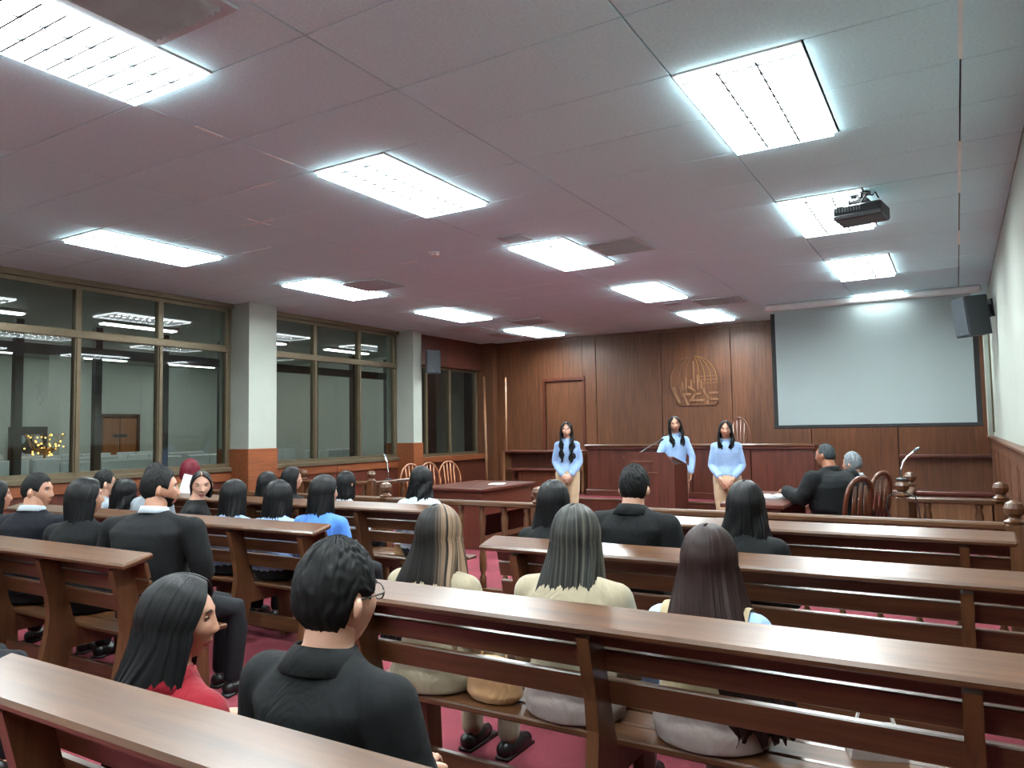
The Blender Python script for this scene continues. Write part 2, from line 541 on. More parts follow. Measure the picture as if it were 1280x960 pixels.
struct('trim_2', MB().box(((XL + XR) / 2, YB - 0.012, CEIL - 0.03), (XR - XL, 0.03, 0.05)), 'wall_wood_side')
# low wooden ledge in the right-hand back corner
lg = thing('wall_ledge', 'long low dark wooden ledge against the back wall under the screen', 'ledge', (0, 0, 0))
MB().box((-0.35, YB - 0.19, 0.47), (1.46, 0.36, 0.05), bevel=0.008).build('ledge_top', 'desk_wood', lg)
MB().box((-0.35, YB - 0.16, 0.22), (1.42, 0.30, 0.44)).build('ledge_front', 'trim_wood', lg)

# ---- right wall: paint above, wood wainscot below
wall_right = struct('wall_right', MB().box((XR + 0.1, (YB + YF) / 2, CEIL / 2), (0.2, YB - YF + 0.4, CEIL + 0.2)), 'wall_paint')
yy = YB - 0.02
while yy > YF + 0.2:
    y2 = max(yy - 1.1, YF + 0.02)
    MB().box((XR - 0.012, (yy + y2) / 2, 0.63), (0.024, yy - y2 - 0.01, 1.26), bevel=0.003).build('panel', 'wall_wood_side', wall_right)
    m = MB()
    for (zc, hh) in ((1.12, 0.02), (0.62, 0.02), (0.14, 0.02)):
        m.box((XR - 0.025, (yy + y2) / 2, zc), (0.006, yy - y2 - 0.18, hh))
    for s in (-1, 1):
        m.box((XR - 0.025, (yy + y2) / 2 + s * ((yy - y2) / 2 - 0.1), 0.63), (0.006, 0.02, 1.0))
    m.build('panel_moulding', 'wall_wood_side', wall_right)
    yy = y2
struct('trim_3', MB().box((XR - 0.03, (YB + YF) / 2, 1.275), (0.07, YB - YF, 0.035), bevel=0.008), 'wall_wood_side')
struct('trim_4', MB().box((XR - 0.03, 12.25, (1.29 + CEIL) / 2), (0.06, 0.42, CEIL - 1.29)), 'column_paint')
struct('trim_5', MB().box((XR - 0.012, 11.72, (1.29 + CEIL) / 2), (0.02, 0.05, CEIL - 1.4)), 'frame_alu')
struct('wall_rear', MB().box(((XL + XR) / 2, YF - 0.1, CEIL / 2), (XR - XL + 0.6, 0.2, CEIL + 0.2)), 'rear_paint')

# ---- left side: low wall, columns, windows
WX = -8.29
wall_left = struct('wall_left', MB().box((WX - 0.14, (YB + YF) / 2, 0.49), (0.22, YB - YF + 0.3, 0.98)), 'far_paint')
yy = 10.2
for (y0, y1) in ((-3.5, -1.5), (-1.5, 0.5), (0.5, 2.5), (2.5, 4.5), (4.5, 6.55), (7.01, 8.5), (8.5, 9.98)):
    MB().box((WX - 0.012, (y0 + y1) / 2, 0.45), (0.03, y1 - y0 - 0.01, 0.9)).build('panel', 'desk_wood_z', wall_left)
    MB().box((WX + 0.012, (y0 + y1) / 2, 0.935), (0.03, y1 - y0 - 0.004, 0.13), bevel=0.004).build('sill_board', 'sill_wood', wall_left)
struct('trim_6', MB().box((WX - 0.07, (YF + 9.98) / 2, 1.0 + 0.02), (0.24, 9.98 - YF, 0.06), bevel=0.008), 'frame_alu')
struct('trim_7', MB().box((WX - 0.07, (YF + 9.98) / 2, CEIL - 0.025), (0.24, 9.98 - YF, 0.07)), 'frame_alu')
MB().box((WX - 0.14, (YF + 2.0) / 2 - 0.2, 2.1), (0.16, 2.0 - YF, 2.2)).build('wall_panel', 'rear_paint', wall_left)

def column(n, y0, y1):
    c = struct('trim_%d' % n, MB().box((WX + 0.055, (y0 + y1) / 2, (1.29 + CEIL) / 2), (0.59, y1 - y0, CEIL - 1.29)), 'column_paint')
    MB().box((WX + 0.06, (y0 + y1) / 2, 0.645), (0.61, y1 - y0 + 0.03, 1.29), bevel=0.004).build('cladding', 'sill_wood', c)
    return c
column(8, 6.55, 7.01)
column(9, 9.98, 10.21)

def window(n, y0, y1, mull, x=WX - 0.05, z0=1.05, z1=CEIL - 0.06, tz=2.62, fm='frame_alu', gm='window_glass', w=0.07):
    wdw = struct('window_%d' % n, MB().box((x, (y0 + y1) / 2, z0 + 0.02), (0.08, y1 - y0, 0.06)), fm)
    MB().box((x, (y0 + y1) / 2, z1 - 0.02), (0.08, y1 - y0, 0.05)).build('top_rail', fm, wdw)
    if tz:
        MB().box((x + 0.005, (y0 + y1) / 2, tz), (0.10, y1 - y0, 0.09), bevel=0.006).build('transom', fm, wdw)
    edges = [y0] + mull + [y1]
    for e in edges:
        ee = min(max(e, y0 + w / 2), y1 - w / 2)
        MB().box((x, ee, (z0 + z1) / 2), (0.085, w, z1 - z0), bevel=0.005).build('mullion', fm, wdw)
        if e in mull and tz:
            MB().box((x + 0.03, ee - 0.01, (z0 + tz) / 2), (0.06, w * 0.35, tz - z0 - 0.1)).build('sash_stile', fm, wdw)
    for a, b in zip(edges[:-1], edges[1:]):
        spans = [(z0 + 0.05, tz - 0.045), (tz + 0.045, z1 - 0.045)] if tz else [(z0 + 0.05, z1 - 0.045)]
        for (za, zb) in spans:
            MB().box((x, (a + b) / 2, (za + zb) / 2), (0.006, b - a - w, zb - za)).build('pane', gm, wdw)
    return wdw
window(1, 1.9, 6.55, [2.56, 3.55, 4.54, 5.53])
window(2, 7.01, 9.98, [8.08, 9.05])
# third bay: wood header, wood sill, dark panes
struct('wall_bay', MB().box((WX - 0.02, (10.21 + YB) / 2, (2.68 + CEIL) / 2), (0.24, YB - 10.21, CEIL - 2.68)), 'desk_wood_z')
b = struct('trim_10', MB().box((WX + 0.02, (10.21 + YB) / 2, 0.48), (0.28, YB - 10.21, 0.96)), 'desk_wood_z')
MB().box((WX + 0.05, (10.21 + YB) / 2, 0.97), (0.36, YB - 10.21, 0.10), bevel=0.01).build('sill_board', 'sill_wood', b)
window(3, 10.21, 12.5, [10.82, 11.55], z0=1.02, z1=2.68, tz=None, gm='dark_glass', w=0.06)
struct('trim_11', MB().box((WX + 0.12, 12.56, CEIL / 2), (0.52, 0.16, CEIL)), 'wall_wood_side')

# ---- the passage and hall beyond the glass
HX, HY1, HZ = -17.3, 13.2, 3.22
struct('floor_hall', MB().box(((HX + WX) / 2 - 0.1, 5.2, -0.04), (WX - HX, 17.4, 0.08)), 'far_floor')
struct('ceiling_hall', MB().box(((HX + WX) / 2 - 0.15, 5.2, HZ + 0.05), (WX - HX, 17.4, 0.1)), 'wall_paint')
struct('wall_hall_back', MB().box((HX - 0.05, 5.2, HZ / 2), (0.1, 17.4, HZ)), 'far_paint')
struct('wall_hall_end', MB().box(((HX + WX) / 2 - 0.2, HY1 + 0.05, HZ / 2), (WX - HX + 0.3, 0.1, HZ)), 'far_paint')
struct('wall_hall_near', MB().box(((HX + WX) / 2 - 0.2, -3.4, HZ / 2), (WX - HX + 0.3, 0.1, HZ)), 'far_paint')
struct('trim_12', MB().box((-12.9, 10.7, HZ / 2), (0.5, 0.5, HZ)), 'far_paint')
struct('trim_13', MB().box((-15.6, 8.3, HZ / 2), (0.45, 0.45, HZ)), 'far_paint')
PXX = -9.9
pw = struct('wall_partition', MB().box((PXX, 5.2, 0.36), (0.12, 15.6, 0.72)), 'far_paint')
MB().box((PXX, 5.2, 2.60), (0.10, 15.6, 0.13)).build('beam', 'frame_dark', pw)
MB().box((PXX, 5.2, 0.76), (0.14, 15.6, 0.06)).build('sill', 'frame_dark', pw)
yy = 3.70
while yy < 12.9:
    MB().box((PXX, yy, 1.85), (0.09, 0.09, 2.2)).build('mullion', 'frame_dark', pw)
    yy += 0.985
MB().box((PXX, 12.75, 1.6), (0.14, 0.8, 3.0)).build('panel', 'frame_dark', pw)
d2 = struct('door_2', MB().box((HX + 0.03, 10.45, 0.97), (0.05, 0.86, 1.94), bevel=0.01), 'door_wood')
for s in (-1, 1):
    MB().box((HX + 0.05, 10.45 + s * 0.46, 0.99), (0.07, 0.07, 2.0)).build('door_frame', 'wall_wood_side', d2)
MB().box((HX + 0.05, 10.45, 1.98), (0.07, 0.99, 0.08)).build('door_frame', 'wall_wood_side', d2)
MB().box((HX + 0.06, 10.45, 0.99), (0.012, 0.012, 1.96)).build('door_seam', 'frame_dark', d2)
MB().box((HX + 0.066, 10.45, 1.5), (0.01, 0.34, 0.07)).build('door_plate', 'frame_dark', d2)
nb = thing('notice_board', 'dark notice board with pale round papers on the hall wall', 'notice board', (HX + 0.03, 8.75, 1.25))
MB().box((0, 0, 0), (0.05, 1.45, 0.95), bevel=0.01).build('board', 'frame_dark', nb)
for k in range(8):
    MB().lathe([(0.10, 0), (0.10, 0.006)], (0, 0, 0), 10).build('paper_disc', 'vent_grey', nb)
    q = nb.children[-1]; q.location = (0.03, -0.5 + 0.33 * (k % 4), 0.2 - 0.36 * (k // 4)); q.rotation_euler = (0, R(90), 0)
# ------------------------------------------------------------------ ceiling lights
def make_troffer():
    t = thing('ceiling_light', '', 'ceiling light')
    w, l = 0.6175 - 0.012, 2 * PY - 0.012
    m = MB()
    for s in (-1, 1):
        m.box((s * (w / 2 - 0.012), 0, -0.001), (0.024, l, 0.012)); m.box((0, s * (l / 2 - 0.012), -0.001), (w - 0.048, 0.024, 0.012))
    m.build('frame', 'light_frame', t)
    m = MB()
    for s in (-1, 1):
        m.box((s * (w / 2 - 0.02), 0, 0.04), (0.006, l - 0.04, 0.08)); m.box((0, s * (l / 2 - 0.02), 0.04), (w - 0.04, 0.006, 0.08))
    m.box((0, 0, 0.080), (w - 0.03, l - 0.03, 0.006))
    m.build('housing', 'light_frame', t)
    MB().box((0, 0, 0.070), (w - 0.05, l - 0.05, 0.004)).build('reflector', 'lamp_panel', t)
    for k in (-1, 0, 1):
        MB().tube([(k * 0.185, -l / 2 + 0.05, 0.02), (k * 0.185, l / 2 - 0.05, 0.02)], 0.016, 8).build('tube', 'lamp_tube', t)
    m = MB()
    for s in (-1, 1):
        m.box((s * (w / 2 - 0.022), 0, -0.018), (0.004, l - 0.04, 0.024)); m.box((0, s * (l / 2 - 0.022), -0.018), (w - 0.044, 0.004, 0.024))
    m.build('halo_lip', 'halo_lip', t)  # luminous lip added below the frame to cast a halo on the tiles
    long_me = MB().box((0, 0, -0.021), (0.009, l - 0.05, 0.016)).mesh('long_blade', 'louvre')
    for k in (-1, 1):
        o = link('long_blade', long_me, t); o.location = (k * 0.0925, 0, 0)
    cross = MB().box((0, 0, -0.021), (w - 0.05, 0.009, 0.014)).mesh('cross_blade', 'louvre')
    for k in range(12):
        o = link('cross_blade', cross, t); o.location = (0, -l / 2 + 0.025 + (l - 0.05) * (k + 0.5) / 12, 0)
    return t
rowname = {0: 'rearmost, behind the camera', 1: 'nearest to the camera', 2: 'second from the camera', 3: 'third from the camera', 4: 'fourth from the camera', 5: 'next to the back wall'}
proto = None
for col in ('left', 'middle', 'right'):
    for k, ly in enumerate(LIGHT_Y):
        if proto is None:
            proto = make_troffer(); t = proto
        else:
            t = copy_tree(proto)
        t.location = (LIGHT_X[col], ly, CEIL)
        t['label'] = {'left': 'louvred ceiling light of the row by the windows, ', 'middle': 'louvred ceiling light of the middle row, ', 'right': 'louvred ceiling light of the row by the projector, '}[col] + rowname[k]
        t['group'] = 'recessed louvred ceiling lights'

# ---- air diffusers
def diffuser(x0, x1, y0, y1, label, n=7):
    t = thing('air_vent', label, 'vent', ((x0 + x1) / 2, (y0 + y1) / 2, CEIL), group='ceiling air vents')
    w, l = x1 - x0, y1 - y0
    m = MB()
    for s in (-1, 1):
        m.box((s * (w / 2 - 0.02), 0, -0.008), (0.04, l, 0.012)); m.box((0, s * (l / 2 - 0.02), -0.008), (w - 0.08, 0.04, 0.012))
    m.build('frame', 'vent_grey', t)
    MB().box((0, 0, -0.003), (w - 0.06, l - 0.06, 0.002)).build('backing', 'vent_dark', t)
    me = MB().box((0, 0, 0), (0.004, l - 0.08, 0.028), roty(R(38))).mesh('slat', 'vent_grey')
    for k in range(n):
        o = link('slat', me, t); o.location = (-w / 2 + 0.04 + (w - 0.08) * (k + 0.5) / n, 0, -0.014)
diffuser(-2.98, -2.44, 6.30, 6.84, 'grey slatted air vent beside the second middle ceiling light', 12)
diffuser(-2.98, -2.44, 1.45, 1.95, 'dark grey air vent at the top edge beside the nearest middle light', 12)
diffuser(-6.17, -5.55, 6.33, 6.88, 'grey air vent beside the second window-row light', 10)
diffuser(-3.06, -2.42, 9.95, 10.50, 'grey air vent in front of the last middle light', 10)
diffuser(-6.10, -5.52, 10.08, 10.62, 'grey air vent in front of the last window-row light', 8)
diffuser(-7.42, -6.80, 10.05, 10.80, 'dark grey air vent near the second column, left of the others', 8)
diffuser(-7.25, -6.75, 11.2, 11.9, 'dark grey air vent closest to the left back corner', 8)
diffuser(-3.50, -3.25, 5.62, 5.84, 'small dark grille just before the second middle ceiling light', 5)
diffuser(-3.47, -3.26, 9.98, 10.12, 'tiny grille between the third and fourth middle lights', 4)
t = thing('smoke_detector', 'small round pale smoke detector on the ceiling between light rows', 'smoke detector', (-4.3, 5.75, CEIL))
MB().lathe([(0.055, -0.012), (0.055, 0)], (0, 0, 0), 16).build('base', 'light_frame', t)
MB().lathe([(0.03, -0.04), (0.042, -0.034), (0.045, -0.012)], (0, 0, 0), 16).build('sensor', 'light_frame', t)

# ---- projector hung from the ceiling
t = thing('projector', 'black video projector hanging from the ceiling before the screen', 'projector', (-0.555, 6.1, CEIL), R(-8))
MB().lathe([(0.075, -0.012), (0.075, 0.0)], (0, 0, 0), 16).build('ceiling_plate', 'black_plastic', t)
MB().lathe([(0.022, -0.075), (0.022, -0.01)], (0, 0, 0), 12).build('drop_pole', 'black_plastic', t)
m = MB().box((0, 0, -0.07), (0.11, 0.1, 0.03), bevel=0.006)
for s in (-1, 1): m.box((s * 0.06, 0, -0.085), (0.012, 0.16, 0.05))
m.build('bracket', 'black_plastic', t)
MB().box((0, 0.02, -0.155), (0.34, 0.27, 0.105), bevel=0.012).build('body', 'black_plastic', t)
pb = t.children[-1]
MB().box((0, -0.117, -0.188), (0.33, 0.012, 0.03), bevel=0.004).build('rear_band', 'grey_plastic', pb)
MB().lathe([(0.045, 0.0), (0.045, 0.03), (0.036, 0.034)], (0, 0, 0), 16).build('lens', 'grey_plastic', t)
o = t.children[-1]; o.location = (0.07, 0.15, -0.15); o.rotation_euler = (R(-90), 0, 0)
MB().tube([(0.02, -0.08, -0.10), (0.07, -0.12, -0.05), (0.11, -0.1, -0.06), (0.13, -0.1, -0.04), (0.15, -0.1, -0.09)], 0.006, 6).build('cable', 'black_rubber', t)
for k in range(9):
    MB().box((-0.14 + k * 0.02, -0.118, -0.135), (0.008, 0.006, 0.03)).build('vent_slot', 'vent_dark', pb)
MB().box((-0.115, -0.1165, -0.112), (0.05, 0.003, 0.008)).build('maker_plate', 'grey_plastic', pb)

# ---- projection screen
t = thing('projection_screen', 'large pulled-down white projection screen with black side borders', 'projection screen', (-0.99, 11.08, 0))
MB().box((-0.0, 0.0, CEIL - 0.05), (2.66, 0.10, 0.09), bevel=0.02).build('case', 'light_frame', t)
MB().box((0.0, 0, 2.30), (2.42, 0.006, 1.66)).build('fabric', 'screen_white', t)
for s in (-1, 1):
    MB().box((s * 1.235, 0, 2.28), (0.06, 0.007, 1.62)).build('border', 'screen_black', t)
MB().box((0, 0, 1.455), (2.54, 0.03, 0.05), bevel=0.008).build('bottom_bar', 'screen_black', t)
m = MB()
m.box((0.0, 0.0, 3.14), (2.5, 0.008, 0.03)); m.build('top_strip', 'screen_white', t)

# ---- wall loudspeakers
def loudspeaker(loc, rz, tilt, label, w=0.27, h=0.44, d=0.26):
    t = thing('loudspeaker', label, 'loudspeaker', loc, rz)
    t.rotation_euler = (tilt, 0, rz)
    # cabinet: trapezoid plan, grille forward (-Y)
    poly = [(-w / 2, -d / 2), (w / 2, -d / 2), (w * 0.33, d / 2), (-w * 0.33, d / 2)]
    MB().prism(poly, 'Z', -h / 2, h / 2).build('cabinet', 'speaker_grey', t)
    MB().box((0, -d / 2 - 0.008, 0), (w - 0.02, 0.016, h - 0.02), bevel=0.006).build('grille', 'speaker_grey', t)
    MB().box((0, -d / 2 - 0.018, -h / 2 + 0.04), (0.04, 0.004, 0.012)).build('badge', 'grey_plastic', t)
    m = MB().box((0, d / 2 + 0.03, 0.05), (0.05, 0.07, 0.12), bevel=0.006); m.box((0, d / 2 + 0.075, 0.07), (0.09, 0.02, 0.2))
    m.build('bracket', 'black_plastic', t)
    return t
loudspeaker((0.20, 9.7, 2.66), R(-62), R(6), 'black wall loudspeaker on the right wall overlapping the screen')
loudspeaker((-7.76, 10.27, 2.68), R(50), R(4), 'black loudspeaker mounted on the second column by the windows', w=0.25, h=0.40)

# ---- relief emblem on the back wall: globe of meridians over block letters
t = thing('wall_emblem', 'carved wooden globe emblem with raised letters on the back wall', 'emblem', (-3.885, YB, 2.27))
w = 0.43
pl = []
for k in range(25):
    a = R(-18 + k * (216) / 24)
    pl.append((math.cos(a) * w, -0.0 + math.sin(a) * w * 1.03))
pl = [(x, z) for x, z in pl if z > -0.36] + [(-0.33, -0.42), (0.36, -0.42), (0.42, -0.36)]
MB().prism([(x, z) for x, z in pl], 'Y', -0.022, 0.0).build('plate', 'wall_wood', t)
def stroke(pts, wd=0.018, y=-0.03, dp=0.02, mat='emblem_wood', nm='letter_stroke'):
    m = MB()
    for (x0, z0), (x1, z1) in zip(pts[:-1], pts[1:]):
        L = math.hypot(x1 - x0, z1 - z0); a = math.atan2(z1 - z0, x1 - x0)
        m.box(((x0 + x1) / 2, y, (z0 + z1) / 2), (L + wd * 0.7, dp, wd), roty(-a))
    return m.build(nm, mat, t)
for q in (0.22, 0.45, 0.68, 0.93):     # right meridians
    stroke([(w * q * math.sin(R(a)) + 0.0, w * math.cos(R(a)) * 1.02) for a in range(4, 100, 8)], 0.008, -0.026, 0.012, 'brass', 'meridian')
for q in (0.35, 0.62, 0.97):           # left meridians
    stroke([(-w * q * math.sin(R(a)), w * math.cos(R(a)) * 1.02) for a in range(14, 128, 8)], 0.008, -0.026, 0.012, 'emblem_wood', 'meridian')
for z, x0, x1 in ((0.02, 0.12, 0.40), (-0.04, 0.16, 0.42), (0.08, 0.1, 0.41)):
    stroke([(x0, z), (x1, z)], 0.008, -0.026, 0.012, 'emblem_wood', 'parallel')
for x, z0, z1 in ((0.0, 0.34, -0.02), (0.07, 0.10, -0.13), (-0.05, 0.02, -0.1), (0.13, 0.0, -0.12), (-0.14, 0.06, -0.12), (-0.2, -0.02, -0.13)):
    stroke([(x, z0), (x, z1)], 0.026, -0.03, 0.018, 'emblem_wood', 'tower')
stroke([(-0.36, -0.1), (-0.33, -0.22), (-0.27, -0.36)], 0.04)                               # I
stroke([(-0.2, -0.22), (-0.07, -0.22)], 0.035); stroke([(-0.2, -0.22), (-0.16, -0.31), (-0.12, -0.40)], 0.035)   # P
stroke([(-0.09, -0.10), (0.0, -0.16), (0.02, -0.22), (-0.05, -0.32)], 0.035)
stroke([(0.02, -0.22), (0.11, -0.22)], 0.032); stroke([(-0.07, -0.33), (0.15, -0.33)], 0.036)                    # E
stroke([(0.17, -0.14), (0.19, -0.22), (0.25, -0.30), (0.23, -0.39)], 0.036)
stroke([(0.27, -0.21), (0.40, -0.21)], 0.034); stroke([(0.25, -0.32), (0.40, -0.32)], 0.034)                     # S
# ------------------------------------------------------------------ benches
PANEL_PROFILE = [(-0.07, 0), (0.06, 0), (0.13, 0.30), (0.40, 0.30), (0.43, 0), (0.52, 0), (0.50, 0.405), (0.165, 0.405), (0.13, 0.50),
                 (0.05, 0.835), (-0.052, 0.812), (0.0, 0.60), (0.012, 0.50), (0.0, 0.40), (-0.04, 0.2)]
panel_me = MB().prism(PANEL_PROFILE, 'X', -0.0225, 0.0225).mesh('side_panel', 'bench_wood_side')
def bench(x0, x1, y, posts, label, rz=0.0, group='courtroom benches'):
    cx = (x0 + x1) / 2; L = x1 - x0
    t = thing('bench', label, 'bench', (cx, y, 0), rz, group)
    MB().box((0, 0, 0.862), (L, 0.165, 0.032), rotx(R(13)), bevel=0.01).build('cap_board', 'bench_wood', t)
    ang = math.atan(0.25)
    for zc, h in ((0.803, 0.086), (0.713, 0.080), (0.604, 0.092)):
        yc = 0.13 - 0.25 * (zc - 0.5) + 0.013
        MB().box((0, yc, zc), (L - 0.06, 0.022, h), rotx(ang), bevel=0.004).build('back_slat', 'bench_wood', t)
    for k in range(3):
        MB().box((0, 0.225 + 0.135 * k, 0.418), (L - 0.08, 0.122, 0.026), bevel=0.006).build('seat_plank', 'bench_wood', t)
    MB().box((0, 0.27, 0.14), (max(posts) - min(posts), 0.028, 0.10), bevel=0.004).build('stretcher', 'bench_wood', t)
    for p in posts:
        o = link('side_panel', panel_me, t); o.location = (p - cx, 0, 0)
    return t
ROWS = [1.0, 2.23, 3.47, 4.73]
RX0, RX1 = -2.26, 0.24
LX0, LX1 = -7.35, -3.50
rl = ['nearest bench at the lower left, brown wooden cap board seen from above', 'brown slatted bench under the three women in beige', 'brown slatted bench behind the man in black near the lectern axis', 'front brown bench of the right bank, next to the railing']
for y, l in zip(ROWS, rl):
    bench(RX0, RX1, y, [RX0 + 0.2, -1.06, 0.0], l)
ll = ['brown bench of the window side mostly outside the left edge', 'brown bench behind the suited men at the left edge', 'brown bench behind the women in light blue shirts', 'front brown bench of the window side behind the white-shirted woman']
for y, l in zip(ROWS, ll):
    bench(LX0, LX1, y, [-3.66 - 0.69 * k for k in range(6)], l)

# ------------------------------------------------------------------ railings
BAL = [(0.03, 0), (0.03, 0.1), (0.018, 0.12), (0.03, 0.16), (0.034, 0.26), (0.022, 0.36), (0.016, 0.40), (0.026, 0.43), (0.018, 0.46), (0.03, 0.56), (0.032, 0.62), (0.02, 0.66), (0.03, 0.68), (0.03, 0.72)]
bal_me = MB().lathe(BAL, (0, 0, 0), 10).mesh('baluster', 'bench_wood_side', True)
post_m = MB().box((0, 0, 0.43), (0.10, 0.10, 0.86), bevel=0.008)
post_m.lathe([(0.055, 0.86), (0.06, 0.875), (0.035, 0.89), (0.03, 0.90), (0.052, 0.925), (0.058, 0.955), (0.045, 0.985), (0.015, 1.0)], (0, 0, 0), 14)
post_me = post_m.mesh('post', 'bench_wood_side')
def railing(pts, label, posts, z=0.86, pitch=0.22, open_y=False):
    t = thing('railing', label, 'railing', (pts[0][0], pts[0][1], 0), group='wooden railings')
    ox, oy = pts[0]
    for (xa, ya), (xb_, yb_) in zip(pts[:-1], pts[1:]):
        L = math.hypot(xb_ - xa, yb_ - ya); a = math.atan2(yb_ - ya, xb_ - xa)
        c = ((xa + xb_) / 2 - ox, (ya + yb_) / 2 - oy)
        MB().box((c[0], c[1], z - 0.022), (L, 0.10, 0.045), rotz(a), bevel=0.01).build('hand_rail', 'bench_wood', t)
        MB().box((c[0], c[1], 0.08), (L, 0.07, 0.06), rotz(a), bevel=0.006).build('bottom_rail', 'bench_wood', t)
        n = max(1, int(L / pitch))
        for k in range(n):
            f = (k + 0.5) / n
            o = link('baluster', bal_me, t); o.location = (xa + (xb_ - xa) * f - ox, ya + (yb_ - ya) * f - oy, 0.105)
    for px, py in posts:
        o = link('post', post_me, t); o.location = (px - ox, py - oy, 0)
    return t
railing([(-7.6, 5.5), (-3.05, 5.5)], 'turned baluster railing on the window side, in front of the left table', [(-7.55, 5.5), (-4.72, 5.5), (-3.05, 5.5)])
railing([(-2.2, 5.5), (0.30, 5.5)], 'long brown railing in front of the right benches', [(-2.2, 5.5), (0.27, 5.46)])
railing([(-7.6, 7.13), (-6.35, 7.13), (-6.35, 7.85)], 'corner railing with gooseneck microphone beside the bow-back chairs', [(-6.35, 7.13), (-7.55, 7.13)])
railing([(0.30, 7.12), (-0.43, 7.12), (-0.43, 8.35)], 'short railing by the right wall behind the seated judge figures', [(-0.43, 7.12), (-0.43, 8.35), (0.27, 7.12)], pitch=0.27)

def gooseneck(loc, label, rz, h=0.2):
    t = thing('gooseneck_microphone', label, 'microphone', loc, rz)
    MB().lathe([(0.045, 0), (0.045, 0.012), (0.014, 0.022)], (0, 0, 0), 12).build('base', 'black_plastic', t)
    MB().tube([(0, 0, 0.015), (0, 0, h * 0.45), (0.02, 0, h * 0.75), (0.055, 0, h), (0.10, 0, h * 1.2)], 0.008, 8).build('gooseneck', 'chrome', t)
    MB().tube([(0.10, 0, h * 1.2), (0.13, 0, h * 1.3), (0.15, 0, h * 1.36)], [0.011, 0.014, 0.009], 8).build('capsule', 'grey_plastic', t)
    return t
gooseneck((-0.43, 7.12, 1.0), 'chrome gooseneck microphone on the railing post by the right wall', R(15), 0.2)
gooseneck((-6.35, 7.45, 0.86), 'chrome gooseneck microphone on the window-side corner railing', R(150), 0.24)
# cables hung over the right post
for s in (-1, 1):
    tag(MB().tube([(-0.43 + s * 0.03, 7.07, 0.90), (-0.43 + s * 0.10, 7.05, 0.87), (-0.43 + s * 0.12, 7.05, 0.78), (-0.43 + s * 0.11 + 0.02, 7.05, 0.68)], 0.006, 6).build('hanging_cable', 'black_rubber'),
        'thin black cable dangling %s of the railing post with the microphone' % ('right' if s > 0 else 'left'), 'cable')

# ------------------------------------------------------------------ platform and judges' bench
pf = struct('floor_platform', MB().box((-4.4, 11.62, 0.2), (6.9, 2.06, 0.40)), 'desk_wood_z')
MB().box((-4.4, 10.61, 0.385), (6.94, 0.06, 0.035), bevel=0.008).build('nosing', 'bench_wood', pf)
MB().box((-4.4, 11.65, 0.402), (6.8, 1.95, 0.006)).build('platform_carpet', 'carpet', pf)
jb = thing('judges_bench', 'long raised dark wooden judges bench below the emblem', 'bench', (-3.46, 11.0, 0.40))
W = 3.48
MB().box((0, 0.05, 0.05), (W + 0.04, 0.12, 0.10), bevel=0.01).build('plinth', 'desk_wood', jb)
for k in range(4):
    w4 = W / 4
    MB().box((-W / 2 + w4 * (k + 0.5), 0.05, 0.44), (w4 - 0.012, 0.06, 0.68), bevel=0.006).build('front_panel', 'desk_wood_z', jb)
MB().box((0, 0.09, 0.44), (W - 0.02, 0.02, 0.68)).build('backing', 'desk_wood_z', jb)
MB().box((0, 0.07, 0.80), (W + 0.06, 0.20, 0.045), bevel=0.014).build('top_cap', 'bench_wood', jb)
MB().box((0, 0.03, 0.76), (W + 0.02, 0.10, 0.03), bevel=0.008).build('cap_moulding', 'desk_wood', jb)
MB().box((0, 0.35, 0.62), (W - 0.1, 0.5, 0.035), bevel=0.006).build('writing_top', 'desk_wood', jb)
for s in (-1, 1):
    MB().box((s * (W / 2 - 0.02), 0.34, 0.40), (0.04, 0.56, 0.78)).build('end_panel', 'desk_wood_z', jb)
cd = thing('clerk_desk', 'lower dark wooden clerk desk left of the judges bench', 'desk', (-6.1, 11.2, 0.0))
MB().box((0, 0.1, 1.10), (1.55, 0.34, 0.04), bevel=0.01).build('top_cap', 'desk_wood', cd)
MB().box((0, 0.18, 0.74), (1.5, 0.05, 0.68)).build('back_panel', 'desk_wood_z', cd)
MB().box((0.05, -0.02, 0.80), (1.4, 0.36, 0.035), bevel=0.008).build('shelf', 'desk_wood', cd)
MB().box((0.12, -0.1, 0.59), (1.1, 0.04, 0.37)).build('front_panel', 'dark_chair_wood', cd)
for s in (-1, 1):
    MB().box((s * 0.755, 0.08, 0.74), (0.04, 0.30, 0.70)).build('end_panel', 'trim_wood', cd)
def pole(p0, p1, r, label):
    p0, p1 = Vector(p0), Vector(p1)
    t = thing('wooden_pole', label, 'pole', p0)
    d = p1 - p0
    MB().tube([(0, 0, 0), d * 0.5, d], [r, r, r * 0.9], 10).build('shaft', 'trim_wood', t, True)
    MB().ball(d, r * 1.15, 10, 6).build('tip', 'trim_wood', t, True)
pole((-7.42, 11.45, 0.40), (-8.0, 12.28, 2.52), 0.024, 'tall wooden pole leaning in the left back corner')
pole((-6.98, 11.42, 0.40), (-7.02, 11.5, 2.42), 0.018, 'thin upright wooden pole at the end of the clerk desk')

